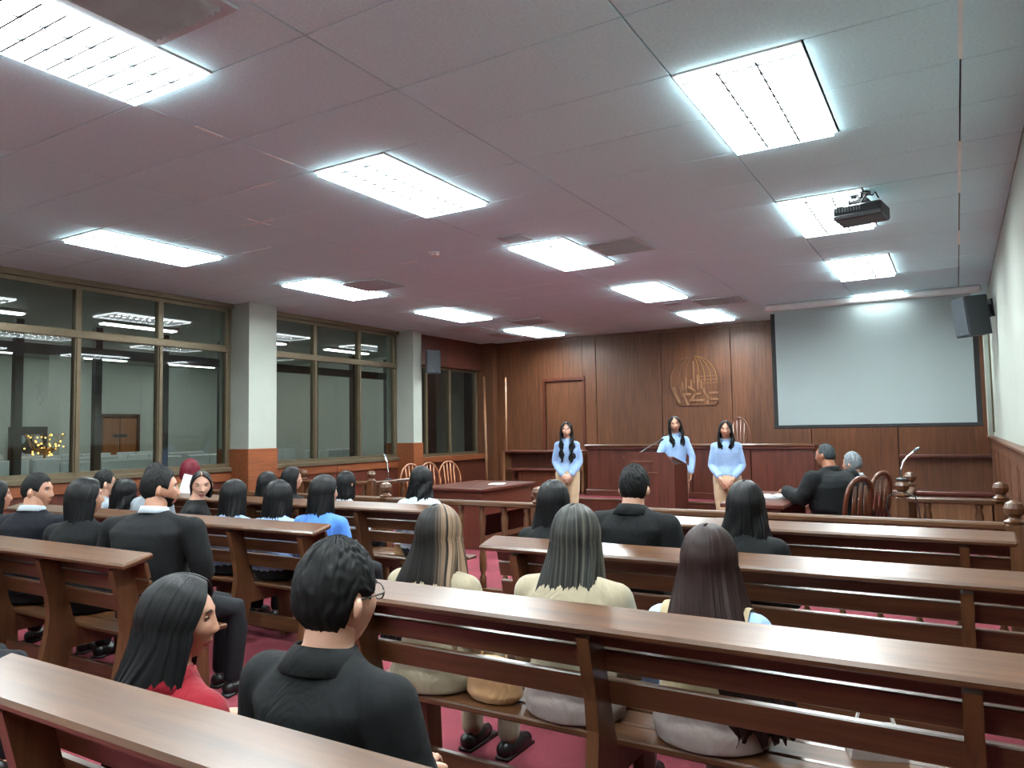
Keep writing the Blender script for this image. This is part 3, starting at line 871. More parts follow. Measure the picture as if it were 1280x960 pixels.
# ------------------------------------------------------------------ lectern
t = thing('lectern', 'dark reddish wooden lectern with sloped shoulders before the judges bench', 'lectern', (-3.485, 9.2, 0))
w = 0.365
poly = [(-w, 0.06), (w, 0.06), (w, 1.00), (w - 0.13, 1.16), (-w + 0.09, 1.16), (-w, 1.02)]
MB().prism(poly, 'Y', 0.0, 0.035).build('front_panel', 'desk_wood_z', t)
for s in (-1, 1):
    MB().box((s * (w - 0.02), 0.28, 0.53), (0.04, 0.49, 0.94)).build('side_panel', 'desk_wood_z', t)
MB().box((0, 0.27, 0.03), (2 * w + 0.06, 0.6, 0.06), bevel=0.008).build('base', 'desk_wood', t)
MB().box((0, 0.28, 1.04), (2 * w - 0.04, 0.5, 0.03), rotx(R(-12)), bevel=0.006).build('reading_top', 'desk_wood', t)
MB().box((-0.06, -0.008, 1.035), (0.30, 0.016, 0.03), bevel=0.005).build('name_bar', 'dark_chair_wood', t)
MB().box((0.08, -0.008, 0.89), (0.13, 0.016, 0.03), bevel=0.005).build('name_bar', 'dark_chair_wood', t)
t = thing('lectern_microphone', 'black boom microphone pointing at the woman behind the lectern', 'microphone', (-3.62, 9.27, 1.13))
MB().lathe([(0.04, 0), (0.04, 0.015), (0.012, 0.025)], (0, 0, 0), 12).build('base', 'black_plastic', t)
MB().tube([(0, 0, 0.01), (0.04, 0.06, 0.05), (0.11, 0.16, 0.11), (0.18, 0.26, 0.16)], 0.007, 8).build('boom', 'black_plastic', t)
MB().tube([(0.18, 0.26, 0.16), (0.21, 0.30, 0.185), (0.225, 0.32, 0.195)], [0.012, 0.018, 0.012], 10).build('capsule', 'black_rubber', t)

# ------------------------------------------------------------------ tables
def table(x0, x1, y0, y1, label, z=0.76, side=1):
    t = thing('table', label, 'table', ((x0 + x1) / 2, (y0 + y1) / 2, 0), group='counsel tables')
    w, l = x1 - x0, y1 - y0
    MB().box((0, 0, z - 0.02), (w, l, 0.04), bevel=0.008).build('table_top', 'desk_wood', t)
    m = MB()
    for s in (-1, 1): m.box((0, s * (l / 2 - 0.06), z - 0.09), (w - 0.12, 0.025, 0.10))
    m.build('apron', 'desk_wood', t)
    for s in (-1, 1):
        MB().box((0, s * (l / 2 - 0.08), (z - 0.04) / 2), (w - 0.1, 0.035, z - 0.04), bevel=0.004).build('end_panel', 'desk_wood_z', t)
    MB().box((side * (w / 2 - 0.06), 0, z - 0.19), (0.025, l - 0.18, 0.29)).build('modesty_panel', 'desk_wood', t)
    MB().box((side * (w / 2 - 0.06), 0, 0.14), (0.03, l - 0.18, 0.06)).build('foot_rail', 'bench_wood', t)
    return t
table(-6.05, -5.05, 7.70, 9.05, 'dark wooden table with one sheet of paper, by the bow-back chairs')
table(-1.96, -1.38, 7.05, 8.5, 'dark wooden table in front of the man in the black robe', side=-1)
def sheet(loc, rz, w, l, label, h=0.004, name='paper_sheet'):
    return tag(_place(MB().box((0, 0, h / 2), (w, l, h)).build(name, 'paper'), loc, rz), label, 'paper')
def _place(o, loc, rz):
    o.location = loc; o.rotation_euler = (0, 0, rz); return o
sheet((-5.34, 8.48, 0.76), R(24), 0.21, 0.30, 'white sheet of paper on the left table')
sheet((-1.83, 7.55, 0.76), R(10), 0.22, 0.30, 'white loose sheet on the right table left of the open book')
t = thing('open_book', 'open white book on the right table by the seated man', 'book', (-1.58, 7.72, 0.76), R(30))
for s in (-1, 1):
    MB().prism([(0, 0.004), (s * 0.14, 0.004), (s * 0.14, 0.02), (s * 0.05, 0.036), (0, 0.02)] if s > 0 else [(0, 0.02), (s * 0.05, 0.036), (s * 0.14, 0.02), (s * 0.14, 0.004), (0, 0.004)], 'Y', -0.11, 0.11).build('page_block', 'paper', t)
MB().box((0, 0, 0.002), (0.30, 0.23, 0.004)).build('cover', 'black_plastic', t)

# ------------------------------------------------------------------ chairs
def bow_chair(loc, rz, label, mat='chair_wood', solid=False, group='bow-back wooden chairs', h=1.02):
    # seat centre at the origin, faces +Y
    t = thing('dark_splat_chair' if solid else 'bow_back_chair', label, 'chair', loc, rz, group)
    MB().ellipses([(0, 0, 0.425, 0.20, 0.19), (0, 0, 0.435, 0.215, 0.205), (0, 0, 0.455, 0.21, 0.20)], 18).build('seat', mat, t)
    for sx in (-1, 1):
        for sy in (-1, 1):
            MB().tube([(sx * 0.19, sy * 0.18, 0), (sx * 0.16, sy * 0.15, 0.22), (sx * 0.145, sy * 0.135, 0.43)], [0.014, 0.02, 0.017], 8).build('leg', mat, t, True)
    m = MB()
    for sx in (-1, 1): m.tube([(sx * 0.17, -0.16, 0.16), (sx * 0.17, 0.16, 0.16)], 0.011, 6)
    m.build('stretcher', mat, t)
    arc = []
    W2 = 0.19
    lean = lambda z: -0.17 - 0.16 * (z - 0.45)
    if solid:
        for k in range(17):
            a = math.pi * k / 16
            x = math.cos(a) * W2 * (1.0 + 0.12 * math.sin(a))
            z = 0.72 + (h - 0.72) * math.sin(a) ** 0.8
            arc.append((x, lean(z), z))
        arc = [(W2 * 0.85, lean(0.45), 0.45)] + arc + [(-W2 * 0.85, lean(0.45), 0.45)]
        MB().tube(arc, [(0.026, 0.018)] * len(arc), 8).build('back_bow', mat, t, True)
        for sx in (-0.08, 0.0, 0.08):
            zt = h - 0.03 - abs(sx) * 0.5
            MB().tube([(sx * 0.7, lean(0.46), 0.46), (sx * 1.1, lean(0.65) - 0.02, 0.65), (sx, lean(zt), zt)], [(0.018, 0.008), (0.036, 0.008), (0.03, 0.008)], 8).build('splat', mat, t, True)
    else:
        for k in range(17):
            a = math.pi * k / 16
            z = 0.76 + (h - 0.76) * math.sin(a)
            arc.append((math.cos(a) * W2, lean(z), z))
        arc = [(W2 * 0.9, lean(0.45), 0.45)] + arc + [(-W2 * 0.9, lean(0.45), 0.45)]
        MB().tube(arc, 0.014, 8).build('back_bow', mat, t, True)
        for sx in (-0.09, -0.03, 0.03, 0.09):
            zt = 0.76 + (h - 0.76) * math.sqrt(max(0, 1 - (sx / W2) ** 2))
            MB().tube([(sx * 0.8, lean(0.45), 0.45), (sx, lean(zt), zt)], [(0.012, 0.007), (0.012, 0.007)], 6).build('back_spindle', mat, t, True)
    return t
bow_chair((-6.40, 9.08, 0), R(-112), 'pale bow-back wooden chair standing furthest from the camera by the left table', group='bow-back wooden chairs')
bow_chair((-6.42, 8.66, 0), R(-104), 'bow-back wooden chair whose top shows over the dark-haired head', group='bow-back wooden chairs')
bow_chair((-6.42, 8.22, 0), R(-108), 'bow-back wooden chair nearest to the corner railing', group='bow-back wooden chairs')
bow_chair((-3.02, 11.85, 0.40), R(180), 'tall bow-back chair rising behind the judges bench near the right woman', 'dark_chair_wood', h=1.22)
bow_chair((-1.0, 7.55, 0), R(62), 'dark wooden chair with carved splats under the man in the robe', 'dark_chair_wood', True, 'dark carved chairs', h=0.99)
bow_chair((-0.90, 8.38, 0), R(66), 'dark wooden chair with carved splats of the grey-haired person', 'dark_chair_wood', True, 'dark carved chairs', h=0.99)

# ------------------------------------------------------------------ the hall beyond: tables, covered chairs, lamps, ornaments
def hall_chair(loc, rz, label):
    t = thing('covered_chair', label, 'chair', loc, rz, 'white covered chairs in the hall')
    MB().box((0, 0, 0.25), (0.44, 0.44, 0.50), taper=0.94, bevel=0).build('seat_cover', 'cloth_white', t)
    MB().box((0, -0.19, 0.82), (0.42, 0.07, 0.66), rotx(R(6)), bevel=0.02).build('back_cover', 'cloth_white', t)
    return t
chair0 = hall_chair((-11.2, 5.2, 0), 0, 'white covered chair in the hall beyond the glass')
def hall_table(x, y, label):
    t = thing('hall_table', label, 'table', (x, y, 0), 0, 'white tables in the hall')
    MB().box((0, 0, 0.735), (0.8, 1.5, 0.03), bevel=0.008).build('table_top', 'cloth_white', t)
    MB().box((0, 0, 0.66), (0.84, 1.54, 0.12)).build('table_skirt', 'black_plastic', t)
    for sx in (-1, 1):
        for sy in (-1, 1):
            MB().box((sx * 0.33, sy * 0.66, 0.3), (0.04, 0.04, 0.6)).build('leg', 'frame_dark', t)
    return t
first = True
tl = ['white-topped table in the hall nearest to the glass', 'white-topped table in the hall left of the ornament', 'white-topped table under the golden ornament', 'white-topped table in the hall before the wooden door', 'white-topped table deep in the hall', 'white-topped table in the hall behind the middle window']
for i, (tx, ty) in enumerate([(-11.4, 6.2), (-12.2, 8.2), (-13.6, 6.9), (-14.4, 9.3), (-15.9, 8.0), (-12.0, 11.2)]):
    hall_table(tx, ty, tl[i])
    for sx in (-1, 1):
        for q in (-0.48, 0.1, 0.5):
            if first:
                c = chair0; first = False
            else:
                c = copy_tree(chair0)
            c['label'] = 'white covered chair drawn up to the ' + tl[i]
            c.location = (tx + sx * (0.64 + random.uniform(-.03, .06)), ty + q, 0); c.rotation_euler = (0, 0, R(90 if sx > 0 else -90) + random.uniform(-.1, .1))
def hall_lamp(x, y):
    t = thing('hall_lamp', 'long white strip lamp on the hall ceiling beyond the glass', 'lamp', (x, y, HZ), 0, 'strip lamps on the hall ceiling')
    MB().box((0, 0, -0.02), (0.18, 1.25, 0.04)).build('casing', 'light_frame', t)
    MB().box((0, 0, -0.05), (0.13, 1.2, 0.02)).build('diffuser', 'far_lamp', t)
    return t
hl = None
for x in (-10.9, -12.6, -14.3, -16.0):
    for y in (4.6, 6.9, 9.2, 11.5):
        hl = hall_lamp(x, y) if hl is None else copy_tree(hl)
        hl.location = (x, y, HZ)
        hl['label'] = 'white strip lamp on the hall ceiling, %s' % {-10.9: 'row nearest the glass', -12.6: 'second row from the glass', -14.3: 'third row from the glass', -16.0: 'row furthest from the glass'}[x]
t = thing('light_ornament', 'golden twinkling light ornament on a hall table beyond the glass', 'ornament', (-13.6, 6.9, 0.75))
MB().lathe([(0.10, 0), (0.10, 0.03), (0.02, 0.05), (0.02, 0.45), (0.16, 0.55)], (0, 0, 0), 12).build('stand', 'brass', t)
for k in range(40):
    a = random.uniform(0, 6.28); r_ = random.uniform(0.05, 0.30); z_ = random.uniform(0.42, 0.8)
    MB().ball((r_ * math.cos(a), r_ * math.sin(a), z_), 0.014, 6, 4).build('bulb', 'gold_lamp', t)
m = MB()
for k in range(14):
    a = k / 14 * 6.28
    m.tube([(0.05 * math.cos(a), 0.05 * math.sin(a), 0.43), (0.2 * math.cos(a), 0.2 * math.sin(a), 0.56), (0.3 * math.cos(a + .3), 0.3 * math.sin(a + .3), 0.8)], 0.006, 5)
m.build('wire_branches', 'brass', t)
sf = None
sl = ['large paper snowflake hanging behind the leftmost pane', 'paper snowflake hanging above the golden ornament', 'paper snowflake hanging above the wooden hall door', 'paper snowflake hanging by the end of the first window']
for (x, y, z), l in zip([(-10.3, 4.55, 1.98), (-11.2, 5.6, 2.12), (-13.5, 8.6, 2.2), (-12.4, 10.4, 2.0)], sl):
    t = thing('snowflake', l, 'decoration', (x, y, z), R(-40), 'hanging snowflakes')
    for k in range(6):
        MB().box((math.sin(R(60 * k)) * 0.1, 0, math.cos(R(60 * k)) * 0.1), (0.012, 0.004, 0.2), roty(R(60 * k))).build('arm', 'paper', t)
    for k in range(6):
        a = R(60 * k)
        for s in (-1, 1):
            MB().box((math.sin(a) * 0.13 + math.sin(a + s * 0.8) * 0.03, 0, math.cos(a) * 0.13 + math.cos(a + s * 0.8) * 0.03), (0.012, 0.004, 0.07), roty(a + s * 0.8)).build('arm_barb', 'paper', t)
    MB().tube([(0, 0, 0), (0, 0, HZ - z)], 0.002, 4).build('thread', 'paper', t)
# ------------------------------------------------------------------ people
def sstep(a, b, x):
    t = np.clip((x - a) / (b - a), 0, 1)
    return t * t * (3 - 2 * t)
def gz(x, s): return np.exp(-(x / s) ** 2)

def head_points(nu, nv, male=False, scale=1.0):
    # grid of points on a head; local axes: +Y face, +X its right hand side, +Z up; centre between the ears
    t = np.linspace(0, 2 * np.pi, nu, endpoint=False)
    phi = t + 0.42 * np.sin(t) * -1.0          # denser round the face (phi = 0 looks forward)
    th = np.linspace(0.03, np.pi - 0.03, nv)
    PH, TH = np.meshgrid(phi, th)
    sx, sy, sz = np.sin(TH) * np.sin(PH), np.sin(TH) * np.cos(PH), np.cos(TH)
    jaw = 1.06 if male else 1.0
    x, y, z = 0.0745 * sx, 0.094 * sy, 0.113 * sz
    lo = sstep(0.0, -0.105, z)
    x = x * (1 - (0.40 - 0.08 * (jaw - 1) * 10) * lo ** 1.2)
    back = sstep(0.0, -0.05, y)
    y = y + back * lo * 0.045                   # skull base lifts towards the neck
    y = y + 0.006 * sstep(0.0, 0.06, y) * lo    # chin forward
    y = y - 0.008 * sstep(0.05, 0.1, z) * sstep(0.0, 0.05, y)
    f = sstep(0.03, 0.06, y)                    # only on the face
    ax = np.abs(x)
    bridge = np.clip((0.028 - z) / 0.05, 0, 1) ** 1.7 * sstep(-0.043, -0.026, z)
    d = 0.0165 * gz(x, 0.0125) * bridge
    d += 0.008 * gz(ax - 0.013, 0.0075) * gz(z + 0.030, 0.008)
    d -= 0.011 * gz(ax - 0.031, 0.0135) * gz(z - 0.012, 0.011)
    d += 0.0045 * gz(ax - 0.028, 0.02) * gz(z - 0.033, 0.009)
    d += 0.0085 * gz(x, 0.02) * gz(z + 0.057, 0.0065)
    d += 0.0085 * gz(x, 0.018) * gz(z + 0.070, 0.0065)
    d -= 0.003 * gz(x, 0.02) * gz(z + 0.0635, 0.003)
    d += 0.008 * gz(x, 0.022) * gz(z + 0.096, 0.014)
    d += 0.004 * gz(ax - 0.045, 0.02) * gz(z + 0.022, 0.022)
    y = y + d * f
    P = np.stack([x, y, z], -1) * scale
    lipmask = (gz(x / 0.024, 1) * gz((z + 0.0635) / 0.0125, 1) > 0.37) & (y > 0.05)
    return P, lipmask

def add_head(mb, M, skin_i, lip_i, male, hi, scale):
    nu, nv = (72, 64) if hi else (44, 36)
    P, lip = head_points(nu, nv, male, scale)
    A = np.array(M.to_3x3()); o = np.array(M.translation)
    V = (P.reshape(-1, 3) @ A.T + o)
    b0 = len(mb.v)
    mb.v.extend(map(tuple, V))
    lipf = lip
    for i in range(nv - 1):
        for k in range(nu):
            j = (k + 1) % nu
            mb.f.append((b0 + i * nu + k, b0 + i * nu + j, b0 + (i + 1) * nu + j, b0 + (i + 1) * nu + k)[::-1])
            mb.m.append(lip_i if (lipf[i, k] and lipf[i, j] and lipf[i + 1, j] and lipf[i + 1, k]) else skin_i)
    mb.f.append(tuple(b0 + k for k in range(nu))[::-1][::-1]); mb.m.append(skin_i)
    mb.f.append(tuple(b0 + (nv - 1) * nu + k for k in range(nu))[::-1]); mb.m.append(skin_i)
    # ears
    for s in (-1, 1):
        m2 = MB()
        m2.ball((0, 0, 0), (0.008, 0.017, 0.031), 12, 8)
        m2.ball((s * 0.003, -0.004, -0.002), (0.010, 0.012, 0.022), 10, 6)
        E = Matrix.Translation((s * 0.076 * scale, -0.006 * scale, -0.004)) @ Matrix.Rotation(s * R(22), 4, 'Z') @ Matrix.Rotation(R(-8), 4, 'X')
        mb.add([M @ (E @ Vector(v)) for v in m2.v], m2.f, skin_i)

def add_hand(mb, wrist, d, palm_n, side, curl=0.5, mi=0, sc=1.0):
    # wrist point, direction of the fingers, normal on the palm side, side = +1 thumb towards d x n
    d = Vector(d).normalized(); n = Vector(palm_n); n = (n - d * n.dot(d)).normalized(); w = d.cross(n) * side
    wrist = Vector(wrist)
    at = lambda a, b, c: wrist + (d * a + w * b + n * c) * sc
    # palm
    secs = [(-0.02, 0.024, 0.019, 0.0), (0.01, 0.030, 0.018, 0.0), (0.045, 0.040, 0.016, 0.0), (0.085, 0.041, 0.013, 0.002), (0.097, 0.036, 0.009, 0.003)]
    V = []; F = []; N = 12
    for a, hw, ht, off in secs:
        for k in range(N):
            an = 2 * math.pi * k / N
            V.append(at(a, hw * math.cos(an), off + ht * math.sin(an)))
    for i in range(len(secs) - 1):
        for k in range(N):
            j = (k + 1) % N
            F.append((i * N + k, i * N + j, (i + 1) * N + j, (i + 1) * N + k))
    F.append(tuple(range(N))[::-1]); F.append(tuple((len(secs) - 1) * N + k for k in range(N)))
    mb.add(V, F, mi)
    for k, (b, L, r) in enumerate(((0.030, 0.072, 0.0088), (0.010, 0.080, 0.0092), (-0.011, 0.074, 0.0088), (-0.031, 0.058, 0.0078))):
        c = curl * (0.9 + 0.15 * k)
        p = Vector((0.088, b, 0.002)); ang = 0.15; pts = [at(*p)]; rr = [r * 1.05]
        for seg, q in enumerate((0.42, 0.33, 0.25)):
            ang += c * (0.6, 0.8, 0.55)[seg]
            st = Vector((math.cos(ang), -0.04 * (k - 1.5), math.sin(ang))) * (L * q)
            pts.append(at(*(p + st * 0.5))); rr.append(r * (0.98 - 0.04 * seg))
            p = p + st; pts.append(at(*p)); rr.append(r * (0.98 - 0.08 * seg) * (0.75 if seg == 2 else 1))
        mb.tube(pts, rr, 8, mi)
    pts = [at(0.012, 0.024, 0.006), at(0.040, 0.046, 0.014), at(0.062, 0.055, 0.022), at(0.085, 0.052, 0.028)]
    mb.tube(pts, [0.014, 0.012, 0.0105, 0.008], 8, mi)

def remesh(mb, voxel, smooth_it=3):
    me = bpy.data.meshes.new('tmp'); me.from_pydata(mb.v, [], mb.f); me.update()
    o = bpy.data.objects.new('tmp', me); COL.objects.link(o)
    md = o.modifiers.new('r', 'REMESH'); md.mode = 'VOXEL'; md.voxel_size = voxel; md.use_smooth_shade = True
    if smooth_it:
        ms = o.modifiers.new('s', 'SMOOTH'); ms.iterations = smooth_it; ms.factor = 0.5
    dg = bpy.context.evaluated_depsgraph_get()
    res = bpy.data.meshes.new_from_object(o.evaluated_get(dg))
    bpy.data.objects.remove(o); bpy.data.meshes.remove(me)
    n = len(res.vertices); V = np.empty(n * 3); res.vertices.foreach_get('co', V)
    F = [tuple(p.vertices) for p in res.polygons]
    out = MB(); out.v = [tuple(p) for p in V.reshape(-1, 3)]; out.f = F; out.m = [0] * len(F)
    bpy.data.meshes.remove(res)
    return out

def limb(mb, pts, radii, n=12):
    # tube with round ends
    mb.tube(pts, radii, n)
    for p, r in ((pts[0], radii[0]), (pts[-1], radii[-1])):
        r = r if not hasattr(r, '__len__') else min(r)
        mb.ball(p, r, n, 8)

def smooth_path(pts, rad, sub=3):
    # Catmull-Rom through joints
    P = [Vector(p) for p in pts]; out = []; rr = []
    for i in range(len(P) - 1):
        p0, p1, p2, p3 = P[max(i - 1, 0)], P[i], P[i + 1], P[min(i + 2, len(P) - 1)]
        for k in range(sub):
            t = k / sub
            lin = p1.lerp(p2, t)
            cr = 0.5 * ((2 * p1) + (p2 - p0) * t + (2 * p0 - 5 * p1 + 4 * p2 - p3) * t * t + (3 * p1 - p0 - 3 * p2 + p3) * t ** 3)
            out.append(lin * 0.5 + cr * 0.5); rr.append(rad[i] * (1 - t) + rad[i + 1] * t)
    out.append(P[-1]); rr.append(rad[-1])
    return out, rr

def hair_long(M, st):
    """Hair as one combed shell: from the parting over the skull, then falling to its length."""
    nu = st.get('nu', 110); nc, nl = 16, st.get('nl', 34)
    L = st['len']; sc = st.get('scale', 1.0); vol = st.get('vol', 0.016)
    front = st.get('front', 50)                  # where the curtain of hair ends beside the face, degrees
    seed = st.get('seed', 1); r = np.random.default_rng(seed)
    flare = st.get('flare', 0.15); backy = st.get('backy', -0.12); wave = st.get('wave', 0.0)
    sway = st.get('sway', 0.0)
    U = np.linspace(-1, 1, nu)
    A = np.radians(front + (180 - front) * (1 - np.abs(U))) * np.sign(U + 1e-9)   # azimuth of each lock, 0 = face
    sgn = np.sign(U + 1e-9); aa = np.abs(A)
    clump = sum(r.uniform(0.3, 1) * np.sin(U * f + r.uniform(0, 6.28)) for f in (9, 17, 31, 53, 83)) / 2.2
    lenvar = L * (1 + 0.05 * np.sin(U * 23 + 1) + 0.035 * np.sin(U * 47 + 2) + 0.02 * r.standard_normal(nu) - st.get('vcut', 0.12) * np.abs(U)) * (1 - st.get('side_short', 0.0) * np.abs(U) ** 2)
    pts = np.zeros((nc + nl, nu, 3))
    a, b, c = 0.0745 + vol, 0.094 + vol, 0.113 + vol * st.get('topvol', 0.65)
    zend = -0.015
    hl = st.get('hairline', 0.075)
    for i in range(nc):
        v = i / (nc - 1)
        # from the parting (front to back over the crown) to ear level
        t = v
        zt = zend
        # start points run along the parting line in the mid plane
        yp = 0.062 - 0.10 * (1 - np.abs(U)) ** 1.2 if st.get('part', True) else np.zeros(nu) - 0.01
        zp = c * np.sqrt(np.clip(1 - (yp / b) ** 2, 0, 1))
        px = 0.004 * sgn
        # end points on the widest ring
        k = np.sqrt(max(0, 1 - (zt / c) ** 2))
        ex, ey = a * k * np.sin(A), b * k * np.cos(A)
        # blend directions on the ellipsoid (unit sphere slerp)
        s0 = np.stack([px / a, yp / b, zp / c], -1); s1 = np.stack([ex / a, ey / b, np.full(nu, zt / c)], -1)
        s0 /= np.linalg.norm(s0, axis=1)[:, None]; s1 /= np.linalg.norm(s1, axis=1)[:, None]
        om = np.arccos(np.clip((s0 * s1).sum(1), -1, 1))[:, None]
        so = np.sin(om) + 1e-6
        s = np.sin((1 - t) * om) / so * s0 + np.sin(t * om) / so * s1
        g = 1 + 0.018 * clump[:, None] * v + (0.02 if 0 < v < 0.6 else 0.0)
        pts[i] = s * np.array([a, b, c]) * g
    base = pts[nc - 1].copy()
    for i in range(nl):
        v = (i + 1) / nl
        drop = lenvar * v
        z = base[:, 2] - drop
        e = sstep(0, 1, np.clip(drop / 0.22, 0, 1))
        wid = 1 + flare * np.clip(drop / 0.25, 0, 1.6)
        x = base[:, 0] * wid
        fr_ = np.clip((aa - R(front)) / R(st.get('split', 75) + 38 - front), 0, 1)
        if st.get('split'):
            xf = sgn * (0.050 + st.get('lock', 0.085) * fr_)
            fb = (1 - sstep(R(st['split']), R(st['split'] + 38), aa)) * e
            x = x * (1 - fb) + xf * fb
        isback = sstep(R(st.get('split', 75)), R(st.get('split', 75) + 38), aa)
        fy = st.get('fronty', 0.03)
        ty = np.where(aa > R(95), backy + 0.35 * np.abs(x) ** 1.5, fy)
        ty = fy * (1 - isback) + (backy + 0.9 * x ** 2) * isback
        y = base[:, 1] * (1 - e) + (ty * 0.85 + base[:, 1] * 0.15) * e
        tp = 1 - st.get('taper', 0.12) * sstep(0.65, 1.0, np.full(nu, v))
        x = x * tp
        amp = 0.006 * (0.4 + v)
        off = clump * amp + 0.0025 * np.sin(U * 140 + v * 3)
        nx, ny = np.sin(A), np.cos(A)
        x = x + nx * off + wave * np.sin(drop * 42 + U * 9) * (0.3 + v) + sway * v * v
        y = y + ny * off + wave * 0.8 * np.cos(drop * 38 + U * 13) * (0.3 + v)
        pts[nc + i] = np.stack([x, y, z], -1)
    pts = pts * sc
    Am = np.array(M.to_3x3()); o = np.array(M.translation)
    # the falling part hangs straight down even when the head is turned or bowed
    W = pts.reshape(-1, 3) @ Am.T + o
    if st.get('hang', True):
        Wg = W.reshape(nc + nl, nu, 3)
        for i in range(nl):
            w0 = Wg[nc - 1]
            zdes = w0[:, 2] - lenvar * sc * (i + 1) / nl
            Wg[nc + i, :, 2] = zdes * 0.75 + Wg[nc + i, :, 2] * 0.25
        W = Wg.reshape(-1, 3)
    mb = MB(); mb.v = [tuple(p) for p in W]; n = nc + nl; uv = []
    for i in range(n - 1):
        for k in range(nu - 1):
            mb.f.append((i * nu + k, (i + 1) * nu + k, (i + 1) * nu + k + 1, i * nu + k + 1)); mb.m.append(0)
    UV = np.stack([np.tile(U, n), np.repeat(np.linspace(0, 1, n), nu)], -1)
    return mb, UV

def hair_short(M, st):
    nu, nv = 132, 54
    sc = st.get('scale', 1.0); vol = st.get('vol', 0.012); top = st.get('top', 0.022)
    r = np.random.default_rng(st.get('seed', 1))
    A = np.linspace(-np.pi, np.pi, nu, endpoint=False)
    aa = np.abs(A)
    # height of the hairline by azimuth (0 = face)
    hz = np.interp(np.degrees(aa), [0, 30, 46, 58, 66, 80, 95, 110, 140, 180], st.get('line', [0.072, 0.068, 0.06, 0.035, 0.0, 0.012, 0.018, -0.03, -0.074, -0.082]))
    pts = np.zeros((nv, nu, 3)); a, b, c = 0.0745, 0.094, 0.113
    jit = r.standard_normal((nv, nu))
    for _ in range(3):
        jit = (jit + np.roll(jit, 1, 0) + np.roll(jit, 2, 0) * 0.6 + 0.35 * np.roll(jit, 1, 1)) / 1.75
    jit = np.clip(jit / jit.std(), -1.6, 1.6)
    for i in range(nv):
        v = i / (nv - 1)
        tc = np.arccos(np.clip(hz / c, -1, 1))
        th = 0.02 + (tc - 0.02) * v
        s = np.stack([np.sin(th) * np.sin(A), np.sin(th) * np.cos(A), np.cos(th)], -1)
        upw = np.clip(s[:, 2], 0, 1)
        jm = min(0.0032, vol * 0.28)
        thick = vol * (1 - 0.55 * v) + (top - vol) * upw + jm * jit[i] * (1 - 0.7 * v)
        if v > 0.93: thick = thick * 0.25
        p = s * np.array([a, b, c])
        lo = sstep(0.0, -0.105, p[:, 2]); back = sstep(0.0, -0.05, p[:, 1])
        p[:, 1] += back * lo * 0.045
        pts[i] = p + s * thick[:, None]
    W = (pts * sc).reshape(-1, 3) @ np.array(M.to_3x3()).T + np.array(M.translation)
    mb = MB(); mb.v = [tuple(p) for p in W]
    for i in range(nv - 1):
        for k in range(nu):
            j = (k + 1) % nu
            mb.f.append((i * nu + k, i * nu + j, (i + 1) * nu + j, (i + 1) * nu + k)[::-1]); mb.m.append(0)
    mb.f.append(tuple(range(nu))); mb.m.append(0)
    UV = np.stack([np.tile(np.linspace(0, 1, nu), nv), np.repeat(np.linspace(0, 1, nv), nu)], -1)
    return mb, UV

def build_hair(M, st, parent, mat):
    mb, UV = (hair_short if st['kind'] == 'short' else hair_long)(M, st)
    me = mb.mesh('hair', mat, True)
    lay = me.uv_layers.new(name='UVMap')
    idx = np.empty(len(me.loops), dtype=np.int32); me.loops.foreach_get('vertex_index', idx)
    lay.data.foreach_set('uv', UV[idx].astype(np.float32).ravel())
    o = link('hair', me, parent)
    if st['kind'] != 'short':
        md = o.modifiers.new('thickness', 'SOLIDIFY'); md.thickness = 0.010; md.offset = -1
    return o

